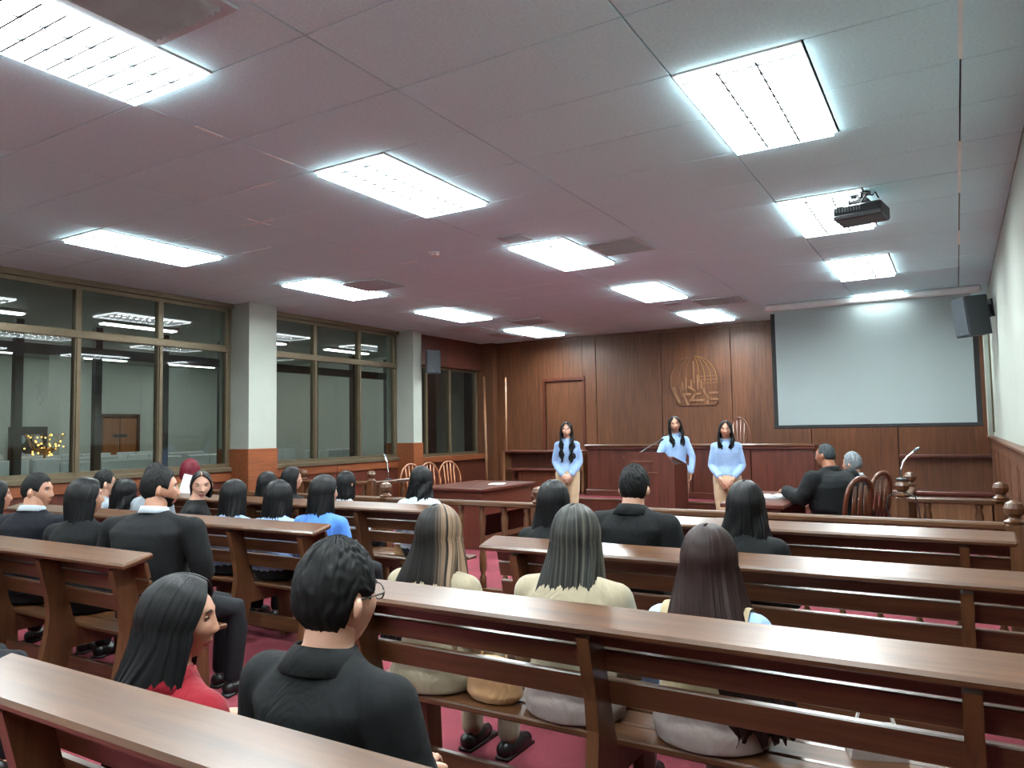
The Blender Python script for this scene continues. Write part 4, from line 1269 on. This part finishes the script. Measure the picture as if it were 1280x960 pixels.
def face_parts(M, parent, sc=1.0, closed=False, glasses=False, brow='eye_dark'):
    for s in (-1, 1):
        c = Vector((s * 0.031, 0.0715, 0.011)) * sc
        m = MB().ball((0, 0, 0), (0.0135, 0.010, 0.0095), 12, 8)
        # dark iris cap
        m.ball((0, 0.0055, 0.0), (0.0062, 0.0055, 0.0062), 10, 6, 1)
        if closed:
            m = MB().ball((0, 0, 0), (0.0135, 0.010, 0.0095), 12, 8)
            MBc = m
        o = MB(); o.add([M @ (Vector(v) * sc + c) for v in m.v], m.f)
        o.m = list(m.m)
        o.build('eye', ['eye_white', 'eye_dark'] if not closed else [parent['skin']], parent, True)
        # lash line and brow
        off = 0.000 if not closed else -0.006
        lash = [Vector((s * (0.031 + q), (0.0815 if not closed else 0.0838) - abs(q) * 0.32 - (q * 0.25 if q > 0 else 0), 0.0175 + off - (q / 0.016) ** 2 * (0.004 if not closed else -0.002))) for q in (-0.015, -0.008, 0, 0.008, 0.016)]
        MB().tube([M @ (p * sc) for p in lash], [0.0008, 0.0018, 0.002, 0.0018, 0.0008], 6).build('eyelash', 'eye_dark', parent)
        br = [Vector((s * (0.030 + q), 0.0865 - abs(q) * 0.30 - (0.006 if q > 0.015 else 0), 0.0335 - (q / 0.022) ** 2 * 0.004)) for q in (-0.018, -0.009, 0, 0.010, 0.021)]
        MB().tube([M @ (p * sc) for p in br], [0.0015, 0.003, 0.0032, 0.0026, 0.001], 6).build('eyebrow', brow, parent)
    if glasses:
        g = MB()
        for s in (-1, 1):
            ring = [M @ (Vector((s * 0.033 + 0.024 * math.cos(a), 0.101 - abs(0.024 * math.cos(a) * s + 0.033) * 0.18, 0.008 + 0.019 * math.sin(a))) * sc) for a in np.linspace(0, 2 * math.pi, 17)]
            g.tube(ring, 0.0018, 6)
            g.tube([M @ (Vector(q) * sc) for q in ((s * 0.057, 0.09, 0.012), (s * 0.078, 0.07, 0.012), (s * 0.081, 0.0, 0.010), (s * 0.079, -0.012, -0.004))], 0.0018, 6)
        g.tube([M @ (Vector(q) * sc) for q in ((-0.009, 0.1, 0.012), (0, 0.103, 0.015), (0.009, 0.1, 0.012))], 0.0016, 6)
        go = g.build('glasses', 'black_plastic', parent, True)
        for s in (-1, 1):
            l = MB()
            V = [M @ (Vector((s * 0.033, 0.094, 0.008)) * sc)] + [M @ (Vector((s * 0.033 + 0.023 * math.cos(a), 0.101 - abs(0.024 * math.cos(a) * s + 0.033) * 0.18, 0.008 + 0.018 * math.sin(a))) * sc) for a in np.linspace(0, 2 * math.pi, 16, endpoint=False)]
            l.add(V, [(0, i, i % 16 + 1) for i in range(1, 17)])
            l.build('lens', 'lens_glass', go)

def person(loc, rz, label, top, skin='skin_tan', male=False, shirt='suit_black', pants='pants_black', hair=None, hairmat='hair_black',
           yaw=0, pitch=0, roll=0, face=True, hi=False, shoulder=0.40, arms='lap', lean=0.0, seat=0.432, legs=0.0, stand=False, collar=None,
           sleeve=None, glasses=False, closed=False, skirt=None, shoe='shoe_black', bulk=1.0, hs=0.96, jacket_len=None, group=None, hood=False, arm_pts=None, tilt=0.0, vest=None, beard=False, fat=0.0, brow='hair_short', neck=None, reach=1.0):
    t = thing('person', label, 'person', loc, rz, group)
    t['skin'] = skin
    vox = 0.011 if hi else 0.016
    if hair:       # the given height includes the hair
        top -= (hair.get('top', 0.022) if hair['kind'] == 'short' else hair.get('vol', 0.016) * hair.get('topvol', 0.65)) * hs
    nb = top - (neck or (0.226 if male else 0.236)) * hs                       # base of the neck
    hc = Vector((0, 0.035 + lean, top - 0.113 * hs))
    HM = Matrix.Translation(hc) @ Matrix.Rotation(R(yaw), 4, 'Z') @ Matrix.Rotation(R(pitch), 4, 'X') @ Matrix.Rotation(R(roll), 4, 'Y')
    sw = shoulder / 2
    sj = [Vector((s * (sw - 0.052), lean * 0.6 - 0.005, nb - 0.10 + s * tilt)) for s in (-1, 1)]
    if not stand:
        pel = seat + 0.10
        hip = [Vector((s * 0.095, 0.02, seat + 0.085)) for s in (-1, 1)]
        knee = [Vector((s * 0.105, 0.43, seat + 0.045)) for s in (-1, 1)]
        ank = [Vector((s * 0.10, 0.42, 0.085)) for s in (-1, 1)]
        toe = [Vector((s * 0.11, 0.55, 0.035)) for s in (-1, 1)]
        wz = pel + 0.14
    else:
        pel = top * 0.535
        hip = [Vector((s * 0.085, 0, pel - 0.02)) for s in (-1, 1)]
        knee = [Vector((s * 0.085, 0.015, top * 0.285)) for s in (-1, 1)]
        ank = [Vector((s * 0.085, -0.02, 0.09)) for s in (-1, 1)]
        toe = [Vector((s * 0.10, 0.12, 0.035)) for s in (-1, 1)]
        wz = top * 0.63
    if reach != 1.0:
        for l, f in ((knee, 0.36 / 0.43), (ank, 0.27 / 0.42), (toe, 0.40 / 0.55)):
            for p in l: p.y *= f
    if legs:
        q = Matrix.Rotation(R(legs), 3, 'Z')
        hip, knee, ank, toe = [[q @ p for p in l] for l in (hip, knee, ank, toe)]
    hipw = 0.155 if male else 0.165
    chest = nb - 0.17
    def torso(mb, k, zlow=None, neck=True):
        b_ = bulk
        secs = [(0, 0.0, pel - 0.085, hipw * 0.72 + k, 0.09 * b_ + k), (0, 0.0, pel - 0.02, hipw + k, 0.118 * b_ + k), (0, -0.005 + lean * 0.1, pel + 0.06, hipw * 0.97 + k, 0.115 * b_ + k),
                (0, -0.012 + lean * 0.25, wz, (0.135 if male else 0.122) * b_ + k, 0.102 * b_ + k), (0, -0.014 + lean * 0.5, (wz + chest) / 2, 0.142 * b_ + k, 0.108 * b_ + k),
                (0, -0.012 + lean * 0.6, chest, 0.152 * b_ + k, 0.115 * b_ + k), (0, -0.012 + lean * 0.65, nb - 0.11, sw * 0.76 + k, 0.105 * b_ + k),
                (0, -0.010 + lean * 0.7, nb - 0.065, sw * 0.62 + k, 0.084 * b_ + k), (0, -0.008 + lean * 0.75, nb - 0.022, sw * 0.40 + k * 0.6, 0.066 + k * 0.6), (0, 0.0 + lean * 0.8, nb + 0.008, 0.060 + k * 0.4, 0.058 + k * 0.4)]
        if zlow is not None:
            secs = [s for s in secs if s[2] > zlow + 0.02]
            s0 = secs[0]; secs = [(s0[0], s0[1], zlow, s0[3] * 1.02, s0[4] * 1.02)] + secs
        mb.ellipses(secs, 22)
        for s in (0, 1):
            mb.tube([(0, lean * 0.75 - 0.01, nb - 0.045), sj[s] * 0.55 + Vector((0, lean * 0.34, nb * 0.45 - 0.032)), sj[s] + Vector((0, 0, 0.004))], [0.05 + k, 0.052 + k, 0.048 + k], 12)
            mb.ball(sj[s], 0.052 + k, 12, 8)
    # arms: elbow and wrist of each side (side 0 = its left, x < 0)
    A = []
    for i, s in enumerate((-1, 1)):
        if arm_pts and arm_pts[i]:
            e, w = Vector(arm_pts[i][0]), Vector(arm_pts[i][1]); hd, pn = Vector(arm_pts[i][2]), Vector(arm_pts[i][3])
        elif arms == 'clasp':
            e = Vector((s * (sw + 0.002), -0.01, nb - 0.335)); w = Vector((s * 0.062, 0.16, nb - 0.515)); hd = Vector((-s * 0.62, 0.22, -0.45)); pn = Vector((0, -1, -0.2))
        elif arms == 'lectern':
            e = Vector((s * (sw + 0.04), 0.06, nb - 0.30)); w = Vector((s * 0.20, 0.24, nb - 0.29)); hd = Vector((-s * 0.2, 0.9, -0.1)); pn = Vector((0, 0, -1))
        else:
            e = Vector((s * (sw + 0.0), 0.035, nb - 0.335)); w = Vector((s * 0.085, 0.235, seat + 0.205)); hd = Vector((-s * 0.45, 0.85, -0.12)); pn = Vector((0, 0, -1))
        A.append((e, w, hd, pn))
    # --- body (skin) : one surface under the clothes
    b = MB(); torso(b, -0.006)
    limb(b, [(0, lean * 0.8, nb - 0.03), (0, 0.012 + lean * 0.9, nb + 0.035), (hc.x, hc.y - 0.012, hc.z - 0.03)], [0.060, 0.053 if not male else 0.060, 0.052 if not male else 0.060], 14)
    for i in (0, 1):
        e, w, hd, pn = A[i]
        p, r_ = smooth_path([sj[i], e, w], [0.046, 0.038, 0.026]); limb(b, p, r_)
        p, r_ = smooth_path([hip[i], knee[i], ank[i]], [0.080, 0.054, 0.038]); limb(b, p, r_)
        limb(b, [ank[i] + Vector((0, -0.03, -0.04)), toe[i]], [0.034, 0.026])
    body = remesh(b, vox, 2)
    for i, s in enumerate((-1, 1)):
        e, w, hd, pn = A[i]
        add_hand(body, w, hd, pn, -s, 0.45 if arms != 'clasp' else 0.7, 0)
    add_head(body, HM, 0, 1, male, hi, hs)
    bo = body.build('body', [skin, 'lips'], t, True)
    # --- upper clothing
    u = MB(); k = 0.010 if shirt.startswith('shirt') else 0.016
    zl = jacket_len if jacket_len is not None else (pel - 0.035 if not stand else pel + 0.03)
    torso(u, k, zl)
    for i in (0, 1):
        e, w, hd, pn = A[i]
        wend = e.lerp(w, 0.93 if sleeve is None else sleeve)
        r0 = 0.052 if male else (0.040 if stand else 0.046)
        p, r_ = smooth_path([sj[i], e, wend], [r0 + k + 0.004, r0 - 0.004 + k, 0.031 + k]); limb(u, p, [q + fat for q in r_], 14)
    um = remesh(u, vox, 3)
    uo = um.build('jacket' if k > 0.012 else 'shirt', shirt, t, True)
    if vest:
        vm = MB(); torso(vm, k + 0.012, zl + 0.01)
        vo = remesh(vm, vox, 3)
        # armholes: the vest stops short of the sleeves
        keep = [abs(p[0]) < sw * 0.74 and p[2] < nb - 0.006 for p in vo.v]
        vo.f = [f for f in vo.f if all(keep[i] for i in f)]; vo.m = [0] * len(vo.f)
        vo.build('vest', vest, t, True)
    # --- lower clothing
    lw = MB()
    kk = 0.012
    secs = [(0, 0.0, pel - 0.09, hipw * 0.75 + kk, 0.10 * bulk + kk), (0, 0.0, pel - 0.02, hipw + kk * 0.8, 0.122 * bulk + kk * 0.8), (0, -0.004, pel + 0.05, hipw * 0.95 + kk * 0.6, 0.115 * bulk + kk * 0.5), (0, -0.008, pel + 0.085 if not stand else wz - 0.02, (0.14 if male else 0.13) + kk * 0.5, 0.104 * bulk + kk * 0.5)]
    lw.ellipses(secs, 20)
    for i in (0, 1):
        if stand:
            p, r_ = smooth_path([hip[i] + Vector((0, 0, 0.02)), hip[i].lerp(knee[i], 0.5), knee[i], ank[i].lerp(knee[i], 0.5), ank[i] + Vector((0, 0, 0.01))], [0.094, 0.086, 0.066, 0.058, 0.046])
        else:
            p, r_ = smooth_path([hip[i], knee[i], ank[i] + Vector((0, 0, 0.02))], [0.088, 0.066, 0.052])
        limb(lw, p, r_, 14)
    if skirt:
        lw.ellipses([(0, 0.0, seat + 0.004, 0.19, 0.16), (0, 0.0, seat + 0.06, 0.20, 0.165), (0, 0.0, seat + 0.13, 0.18, 0.14), (0, 0, seat + 0.17, 0.15, 0.12)], 20)
    remesh(lw, vox, 3).build('trousers' if not skirt else 'skirt', skirt or pants, t, True)
    for i in (0, 1):
        sh = MB(); limb(sh, [ank[i] + Vector((0, -0.035, -0.045)), ank[i].lerp(toe[i], 0.5) + Vector((0, 0, -0.02)), toe[i]], [(0.040), (0.042), (0.032)], 10)
        sh.box((ank[i].x, (ank[i].y + toe[i].y) / 2 - 0.01, 0.008), (0.07, 0.24, 0.014))
        sh.build('shoe', shoe, t, True)
    # --- collar
    if collar:
        cm = MB(); N = 22
        jc = collar == shirt
        for (z, rx, ry, yo) in (((nb - 0.045, 0.104, 0.092, -0.012), (nb - 0.008, 0.078, 0.074, -0.006), (nb + 0.006, 0.068, 0.065, 0.0)) if jc else ((nb - 0.016, 0.080, 0.075, -0.006), (nb + 0.004, 0.072, 0.068, 0.0), (nb + 0.020, 0.067, 0.064, 0.004))):
            for q in range(N):
                a = R(28) + (2 * math.pi - R(56)) * q / (N - 1)
                cm.v.append((rx * math.sin(a), yo + lean * 0.85 + ry * math.cos(a), z - 0.012 * math.cos(a)))
        for i in range(2):
            for q in range(N - 1):
                cm.f.append((i * N + q, i * N + q + 1, (i + 1) * N + q + 1, (i + 1) * N + q)); cm.m.append(0)
        co = cm.build('collar', collar, t, True)
        md = co.modifiers.new('thickness', 'SOLIDIFY'); md.thickness = 0.006
    if hood:
        hm = MB()
        hm.tube([(0.12 * math.sin(a), lean * 0.8 - 0.02 + 0.10 * math.cos(a), nb - 0.015 + 0.022 * math.cos(a)) for a in np.linspace(R(20), R(340), 20)], [(0.03, 0.03)] * 20, 10)
        hm.build('hood', shirt, t, True)
    if hair:
        build_hair(HM, dict(hair, scale=hs), t, hairmat)
    if face:
        face_parts(HM, t, hs, closed, glasses, brow)
    if beard:
        P, _ = head_points(64, 56, male, hs * 1.012)
        nv_, nu_ = P.shape[:2]
        x_, y_, z_ = P[..., 0] / hs, P[..., 1] / hs, P[..., 2] / hs
        on = (z_ < -0.052 + 0.5 * np.clip(np.abs(x_) - 0.03, 0, 1)) & (y_ > -0.012) & (z_ > -0.118) & ~((np.abs(x_) < 0.024) & (z_ > -0.076) & (z_ < -0.052))
        W_ = P.reshape(-1, 3) @ np.array(HM.to_3x3()).T + np.array(HM.translation)
        bm_ = MB(); bm_.v = [tuple(p) for p in W_]
        for i in range(nv_ - 1):
            for q in range(nu_):
                j = (q + 1) % nu_
                if on[i, q] and on[i, j] and on[i + 1, q] and on[i + 1, j]:
                    bm_.f.append((i * nu_ + q, i * nu_ + j, (i + 1) * nu_ + j, (i + 1) * nu_ + q)[::-1]); bm_.m.append(0)
        bm_.build('beard', 'hair_short', t, True)
    del t['skin']
    return t
# ------------------------------------------------------------------ who sits and stands where
SEAT = 0.432
def H(kind='long', **k): return dict(kind=kind, **k)
short = lambda **k: H('short', **k)
SY = 0.31      # how far in front of a bench's cap the sitters' heads are
# right bank, nearest row
person((-1.86, 1.27, 0), 0, 'woman in a bright red jacket, long black hair, face in profile', 1.10, 'skin_tan', shirt='jacket_red', hair=H(len=0.26, front=64, seed=3, flare=0.55, vol=0.026, backy=-0.17, fronty=0.03, vcut=-0.1), yaw=-46, pitch=-4, hi=True, shoulder=0.42, closed=True, collar='jacket_red', hs=0.97)
person((-1.29, 1.29, 0), 0, 'man in a black jacket with short black hair and glasses, back to camera', 1.232, 'skin_fair', True, 'suit_black', hair=short(seed=5, vol=0.018, top=0.03), hairmat='hair_short', yaw=-6, hi=True, shoulder=0.48, glasses=True, collar='suit_black', hs=1.05, neck=0.212)
# right bank, second row: three women in beige
person((-1.92, 2.23 + SY, 0), 0, 'woman in beige blazer with blond-streaked long dark hair', 1.17, 'skin_fair', shirt='blazer_beige', pants='blazer_beige', skirt='blazer_beige', hair=H(len=0.50, front=62, seed=8, flare=0.62, vol=0.026, backy=-0.16, sway=-0.04, taper=0.0), hairmat='hair_highlight', yaw=4, hi=True, shoulder=0.44)
person((-1.27, 2.23 + SY, 0), 0, 'woman in beige blazer with ash-streaked long straight hair', 1.195, 'skin_fair', shirt='blazer_beige', pants='skirt_grey', skirt='skirt_grey', hair=H(len=0.45, front=62, seed=9, flare=0.30, vol=0.024, backy=-0.15, sway=-0.02, vcut=0.3, taper=0.2), hairmat='hair_ash', yaw=2, hi=True, shoulder=0.46)
person((-0.76, 2.23 + SY, 0), 0, 'woman in beige vest over light blue shirt with very long brown hair', 1.145, 'skin_fair', shirt='shirt_blue', pants='skirt_grey', skirt='skirt_grey', hair=H(len=0.54, front=62, seed=10, flare=0.52, vol=0.026, backy=-0.165, sway=0.11, taper=0.0), hairmat='hair_brown', yaw=0, hi=True, shoulder=0.42, vest='vest_beige')
# right bank, third row
person((-2.02, 3.47 + SY, 0), 0, 'woman in black left of the suited man, straight dark hair', 1.19, 'skin_tan', shirt='suit_black', hair=H(len=0.32, front=62, seed=12, flare=0.25, vol=0.022), yaw=0)
person((-1.52, 3.47 + SY, 0), 0, 'man in a black jacket with short black hair, centre of the right bank', 1.285, 'skin_fair', True, 'suit_black', hair=short(seed=13, vol=0.014, top=0.03), hairmat='hair_short', yaw=4, shoulder=0.49, collar='suit_black', hi=True, neck=0.205)
person((-0.93, 3.47 + SY, 0), 0, 'woman in black with wavy long black hair right of the suited man', 1.21, 'skin_tan', shirt='suit_black', hair=H(len=0.40, front=62, seed=14, flare=0.4, vol=0.024, wave=0.006), yaw=4)
# left bank, nearest row, only a knee in the frame
person((-3.80, 1.0 + SY + 0.02, 0), R(-4), 'person in dark trousers, only a knee inside the left edge', 1.28, 'skin_tan', True, 'suit_black', hair=short(seed=15), hairmat='hair_short', shoulder=0.45)
# left bank, second row
person((-5.70, 2.23 + SY, 0), R(10), 'person in a pink top cut by the left edge', 1.20, 'skin_tan', shirt='top_pink', hair=H(len=0.22, front=64, seed=16), yaw=-28)
person((-5.14, 2.23 + SY, 0), R(22), 'man in a navy suit looking back towards the camera', 1.255, 'skin_tan', True, 'suit_navy', hair=short(seed=17, vol=0.006, top=0.016), hairmat='hair_short', yaw=-74, pitch=-2, shoulder=0.50, collar='shirt_white', hi=True, legs=-22)
person((-4.58, 2.23 + SY, 0), R(22), 'woman in black between the two suited men, bobbed black hair', 1.235, 'skin_tan', shirt='suit_black', hair=H(len=0.20, front=70, seed=18, flare=0.2, vol=0.026, fronty=0.01, backy=-0.1), yaw=-42, shoulder=0.44, hi=True, legs=-22)
person((-3.88, 2.23 + SY, 0), R(20), 'broad bearded man in a black suit at the aisle end', 1.31, 'skin_tan', True, 'suit_black', hair=short(seed=19, vol=0.007, top=0.018), hairmat='hair_short', yaw=-50, shoulder=0.60, bulk=1.35, collar='shirt_white', hi=True, lean=0.03, beard=True, legs=-40, hs=1.02)
# left bank, third row
person((-6.60, 3.47 + SY + 0.05, 0), 0, 'person with glasses at the window end, face in profile', 1.185, 'skin_fair', True, 'shirt_grey', hair=short(seed=20), hairmat='hair_short', yaw=-20, glasses=True)
person((-6.20, 3.47 + SY, 0), R(12), 'woman in light blue shirt with dark wavy hair, left of the big suited man', 1.12, 'skin_tan', shirt='shirt_blue', hair=H(len=0.26, front=62, seed=21, wave=0.008, flare=0.4, vol=0.022), yaw=-5, legs=-12)
person((-5.76, 3.47 + SY, 0), R(8), 'dark-haired person in grey partly hidden behind the bearded man', 1.255, 'skin_tan', True, 'shirt_grey', hair=short(seed=22, top=0.03), hairmat='hair_short', yaw=-10)
person((-5.19, 3.47 + SY, 0), R(-40), 'young woman in black turned round towards the camera, hair tied back', 1.20, 'skin_fair', shirt='suit_black', hair=H(len=0.10, front=74, seed=23, vol=0.012, topvol=0.5, flare=-0.3, backy=-0.07), hairmat='hair_black', yaw=-84, pitch=-10, closed=True, hi=True, legs=40)
person((-4.78, 3.47 + SY, 0), R(10), 'woman in light blue shirt, long dark hair, next to the one turned round', 1.14, 'skin_tan', shirt='shirt_blue', hair=H(len=0.30, front=62, seed=24, flare=0.25, vol=0.022), yaw=-16)
person((-4.29, 3.47 + SY, 0), R(14), 'woman in light blue shirt with shoulder-length dark hair, middle of three', 1.145, 'skin_tan', shirt='shirt_blue', hair=H(len=0.17, front=60, seed=25, flare=0.15, vol=0.024), yaw=-12, shoulder=0.42, legs=-14)
person((-3.83, 3.47 + SY, 0), R(10), 'woman in strong blue shirt at the aisle end, long black hair', 1.19, 'skin_fair', shirt='shirt_strong_blue', hair=H(len=0.32, front=74, seed=26, flare=0.35, vol=0.024, sway=-0.05), yaw=-28, shoulder=0.42, legs=-10)
# left bank, front row
person((-7.02, 4.73 + SY - 0.03, 0), 0, 'person with round dark red hair near the first column', 1.235, 'skin_fair', shirt='top_khaki', hair=H(len=0.08, front=64, seed=27, vol=0.028, flare=0.0, backy=-0.08, part=False), hairmat='hair_red', yaw=0, reach=0.8)
person((-5.84, 4.73 + SY - 0.03, 0), 0, 'woman with loose dark hair in front of the column', 1.115, 'skin_tan', shirt='top_khaki', hair=H(len=0.24, front=60, seed=28, flare=0.6, vol=0.02), yaw=0, reach=0.8)
person((-5.50, 4.73 + SY - 0.03, 0), 0, 'woman in profile with hair tucked back, front window-side row', 1.165, 'skin_fair', shirt='suit_black', hair=H(len=0.2, front=80, seed=29, flare=0.2, vol=0.018), yaw=-24, reach=0.8)
person((-4.80, 4.73 + SY - 0.03, 0), 0, 'person in white shirt hidden behind the woman in strong blue', 1.135, 'skin_tan', shirt='shirt_white', hair=H(len=0.14, front=66, seed=30, vol=0.014), yaw=0, reach=0.8)
person((-3.93, 4.73 + SY - 0.03, 0), R(10), 'woman in white shirt with wet-looking wavy black hair', 1.19, 'skin_tan', shirt='shirt_white', hair=H(len=0.30, front=60, seed=31, flare=0.4, wave=0.008, vol=0.02, taper=0.3, vcut=0.4), yaw=-14, reach=0.8)
# three women standing in front
std = dict(stand=True, seat=0.45, shoe='shoe_nude', pants='pants_khaki', collar='shirt_blue', hi=True)
person((-4.84, 9.6, 0), R(180 + 22), 'standing woman left of the lectern, curly black hair to the waist', 1.585, 'skin_fair', shirt='shirt_blue', hair=H(len=0.42, front=58, seed=32, wave=0.012, vol=0.022, fronty=0.10, flare=0.45, backy=-0.1, split=100, vcut=-0.05), arms='clasp', shoulder=0.36, **std)
person((-3.36, 9.98, 0), R(180 + 18), 'woman in light blue shirt speaking behind the lectern', 1.635, 'skin_tan', shirt='shirt_blue', hair=H(len=0.27, front=58, seed=33, wave=0.008, vol=0.020, fronty=0.095, flare=0.35, backy=-0.1, split=100, vcut=-0.05), arms='lectern', shoulder=0.37, roll=7, yaw=6, arm_pts=(((-0.225, 0.01, 1.07), (-0.20, 0.07, 0.86), (0.05, 0.25, -0.95), (0.9, 0.1, 0)), None), **std)
person((-2.56, 9.6, 0), R(180 + 12), 'standing woman right of the lectern with hands clasped', 1.555, 'skin_tan', shirt='shirt_blue', hair=H(len=0.22, front=56, seed=34, wave=0.006, vol=0.020, fronty=0.09, flare=0.5, backy=-0.1, split=95, vcut=-0.05), arms='clasp', shoulder=0.38, sleeve=0.72, bulk=1.08, **std)
# the two at the right table
person((-1.02, 7.56, 0), R(56), 'heavy man in a black robe and glasses at the right table', 1.30, 'skin_brown', True, 'robe_black', hair=short(seed=35, vol=0.005, top=0.008, line=[0.088, 0.084, 0.076, 0.055, 0.02, 0.02, 0.02, -0.02, -0.062, -0.068]), hairmat='hair_greying', yaw=14, shoulder=0.60, bulk=1.75, glasses=True, collar='robe_black', hi=True, fat=0.014,
       lean=0.05, seat=0.455, arm_pts=(((-0.31, 0.10, 0.80), (-0.20, 0.40, 0.84), (0.5, 0.8, 0.1), (0, 0, -1)), ((0.32, 0.10, 0.80), (0.14, 0.42, 0.84), (-0.5, 0.8, 0.1), (0, 0, -1))))
person((-0.92, 8.38, 0), R(66), 'grey-haired person in a chair behind the robed man', 1.20, 'skin_fair', False, 'suit_navy', hair=short(seed=36, vol=0.016, top=0.022, line=[0.075, 0.07, 0.062, 0.04, -0.01, -0.03, -0.04, -0.055, -0.075, -0.08]), hairmat='hair_grey', yaw=4, seat=0.455, collar='shirt_white')
# ------------------------------------------------------------------ loose things
t = thing('handbag', 'soft tan handbag on the bench between the two women in blazers', 'bag', (-1.60, 2.50, SEAT))
m = MB().ellipses([(0, 0, 0.0, 0.10, 0.06), (0, 0, 0.03, 0.125, 0.075), (0, 0, 0.09, 0.115, 0.065), (0, 0, 0.14, 0.075, 0.035), (0, 0, 0.165, 0.05, 0.02)], 20)
remesh(m, 0.01, 2).build('body', 'bag_tan', t, True)
MB().tube([(-0.06, 0, 0.15), (-0.04, 0.01, 0.24), (0.04, 0.01, 0.24), (0.06, 0, 0.15)], 0.006, 6).build('strap', 'bag_tan', t)
def purse(loc, rz, label, mat):
    t = thing('handbag', label, 'bag', loc, rz)
    MB().box((0, 0, 0.045), (0.17, 0.09, 0.09), taper=0.8).build('body', mat, t)
    MB().tube([(-0.06, 0, 0.085), (-0.045, 0, 0.14), (0.045, 0, 0.14), (0.06, 0, 0.085)], 0.007, 6).build('handle', 'cloth_white', t)
    MB().box((0, -0.042, 0.06), (0.04, 0.012, 0.025)).build('clasp', 'brass', t)
purse((-0.27, 2.66, SEAT), R(20), 'pale handbag on the bench right of the brown-haired woman', 'skirt_grey')
purse((-0.62, 3.80, SEAT), R(-15), 'white handbag on the third-row bench right of the woman in black', 'shirt_white')
t = thing('tissue_box', 'small white-and-brown box with grey pouch on the aisle end of a bench', 'box', (-4.15, 5.05, SEAT), R(10))
MB().box((0, 0, 0.045), (0.10, 0.12, 0.09), bevel=0.004).build('carton', 'bag_tan', t)
MB().box((0, 0, 0.092), (0.11, 0.13, 0.006)).build('lid', 'paper', t)
MB().ellipses([(0.13, 0, 0.0, 0.06, 0.05), (0.13, 0, 0.05, 0.065, 0.055), (0.13, 0, 0.11, 0.04, 0.03)], 14).build('pouch', 'shirt_grey', t, True)
# white sheet held up by the red-haired person
t = tag(_place(MB().box((0, 0, 0), (0.15, 0.003, 0.21)).build('held_paper', 'paper'), (-6.80, 4.86, 0.97), R(40)), 'white sheet held up in front of the red-haired person', 'paper')
t.rotation_euler = (R(-10), R(14), R(40))
# shoulder bag strap of the woman in red
tag(MB().tube([(-1.93, 1.33, 0.84), (-1.93, 1.24, 0.865), (-1.91, 1.17, 0.82), (-1.89, 1.13, 0.70), (-1.88, 1.12, 0.55)], [(0.025, 0.004)] * 5, 8).build('bag_strap', 'strap_dark'), 'dark strap over the shoulder of the woman in red', 'strap')
t = thing('clutch_bag', 'small shiny silver clutch on the lap of the woman in red', 'bag', (-1.84, 1.60, 0.60), R(20))
MB().box((0, 0, 0.02), (0.14, 0.03, 0.08), rotx(R(60)), bevel=0.012).build('body', 'chrome', t)
MB().box((0, -0.035, 0.042), (0.13, 0.012, 0.01), rotx(R(60))).build('clasp_bar', 'grey_plastic', t)
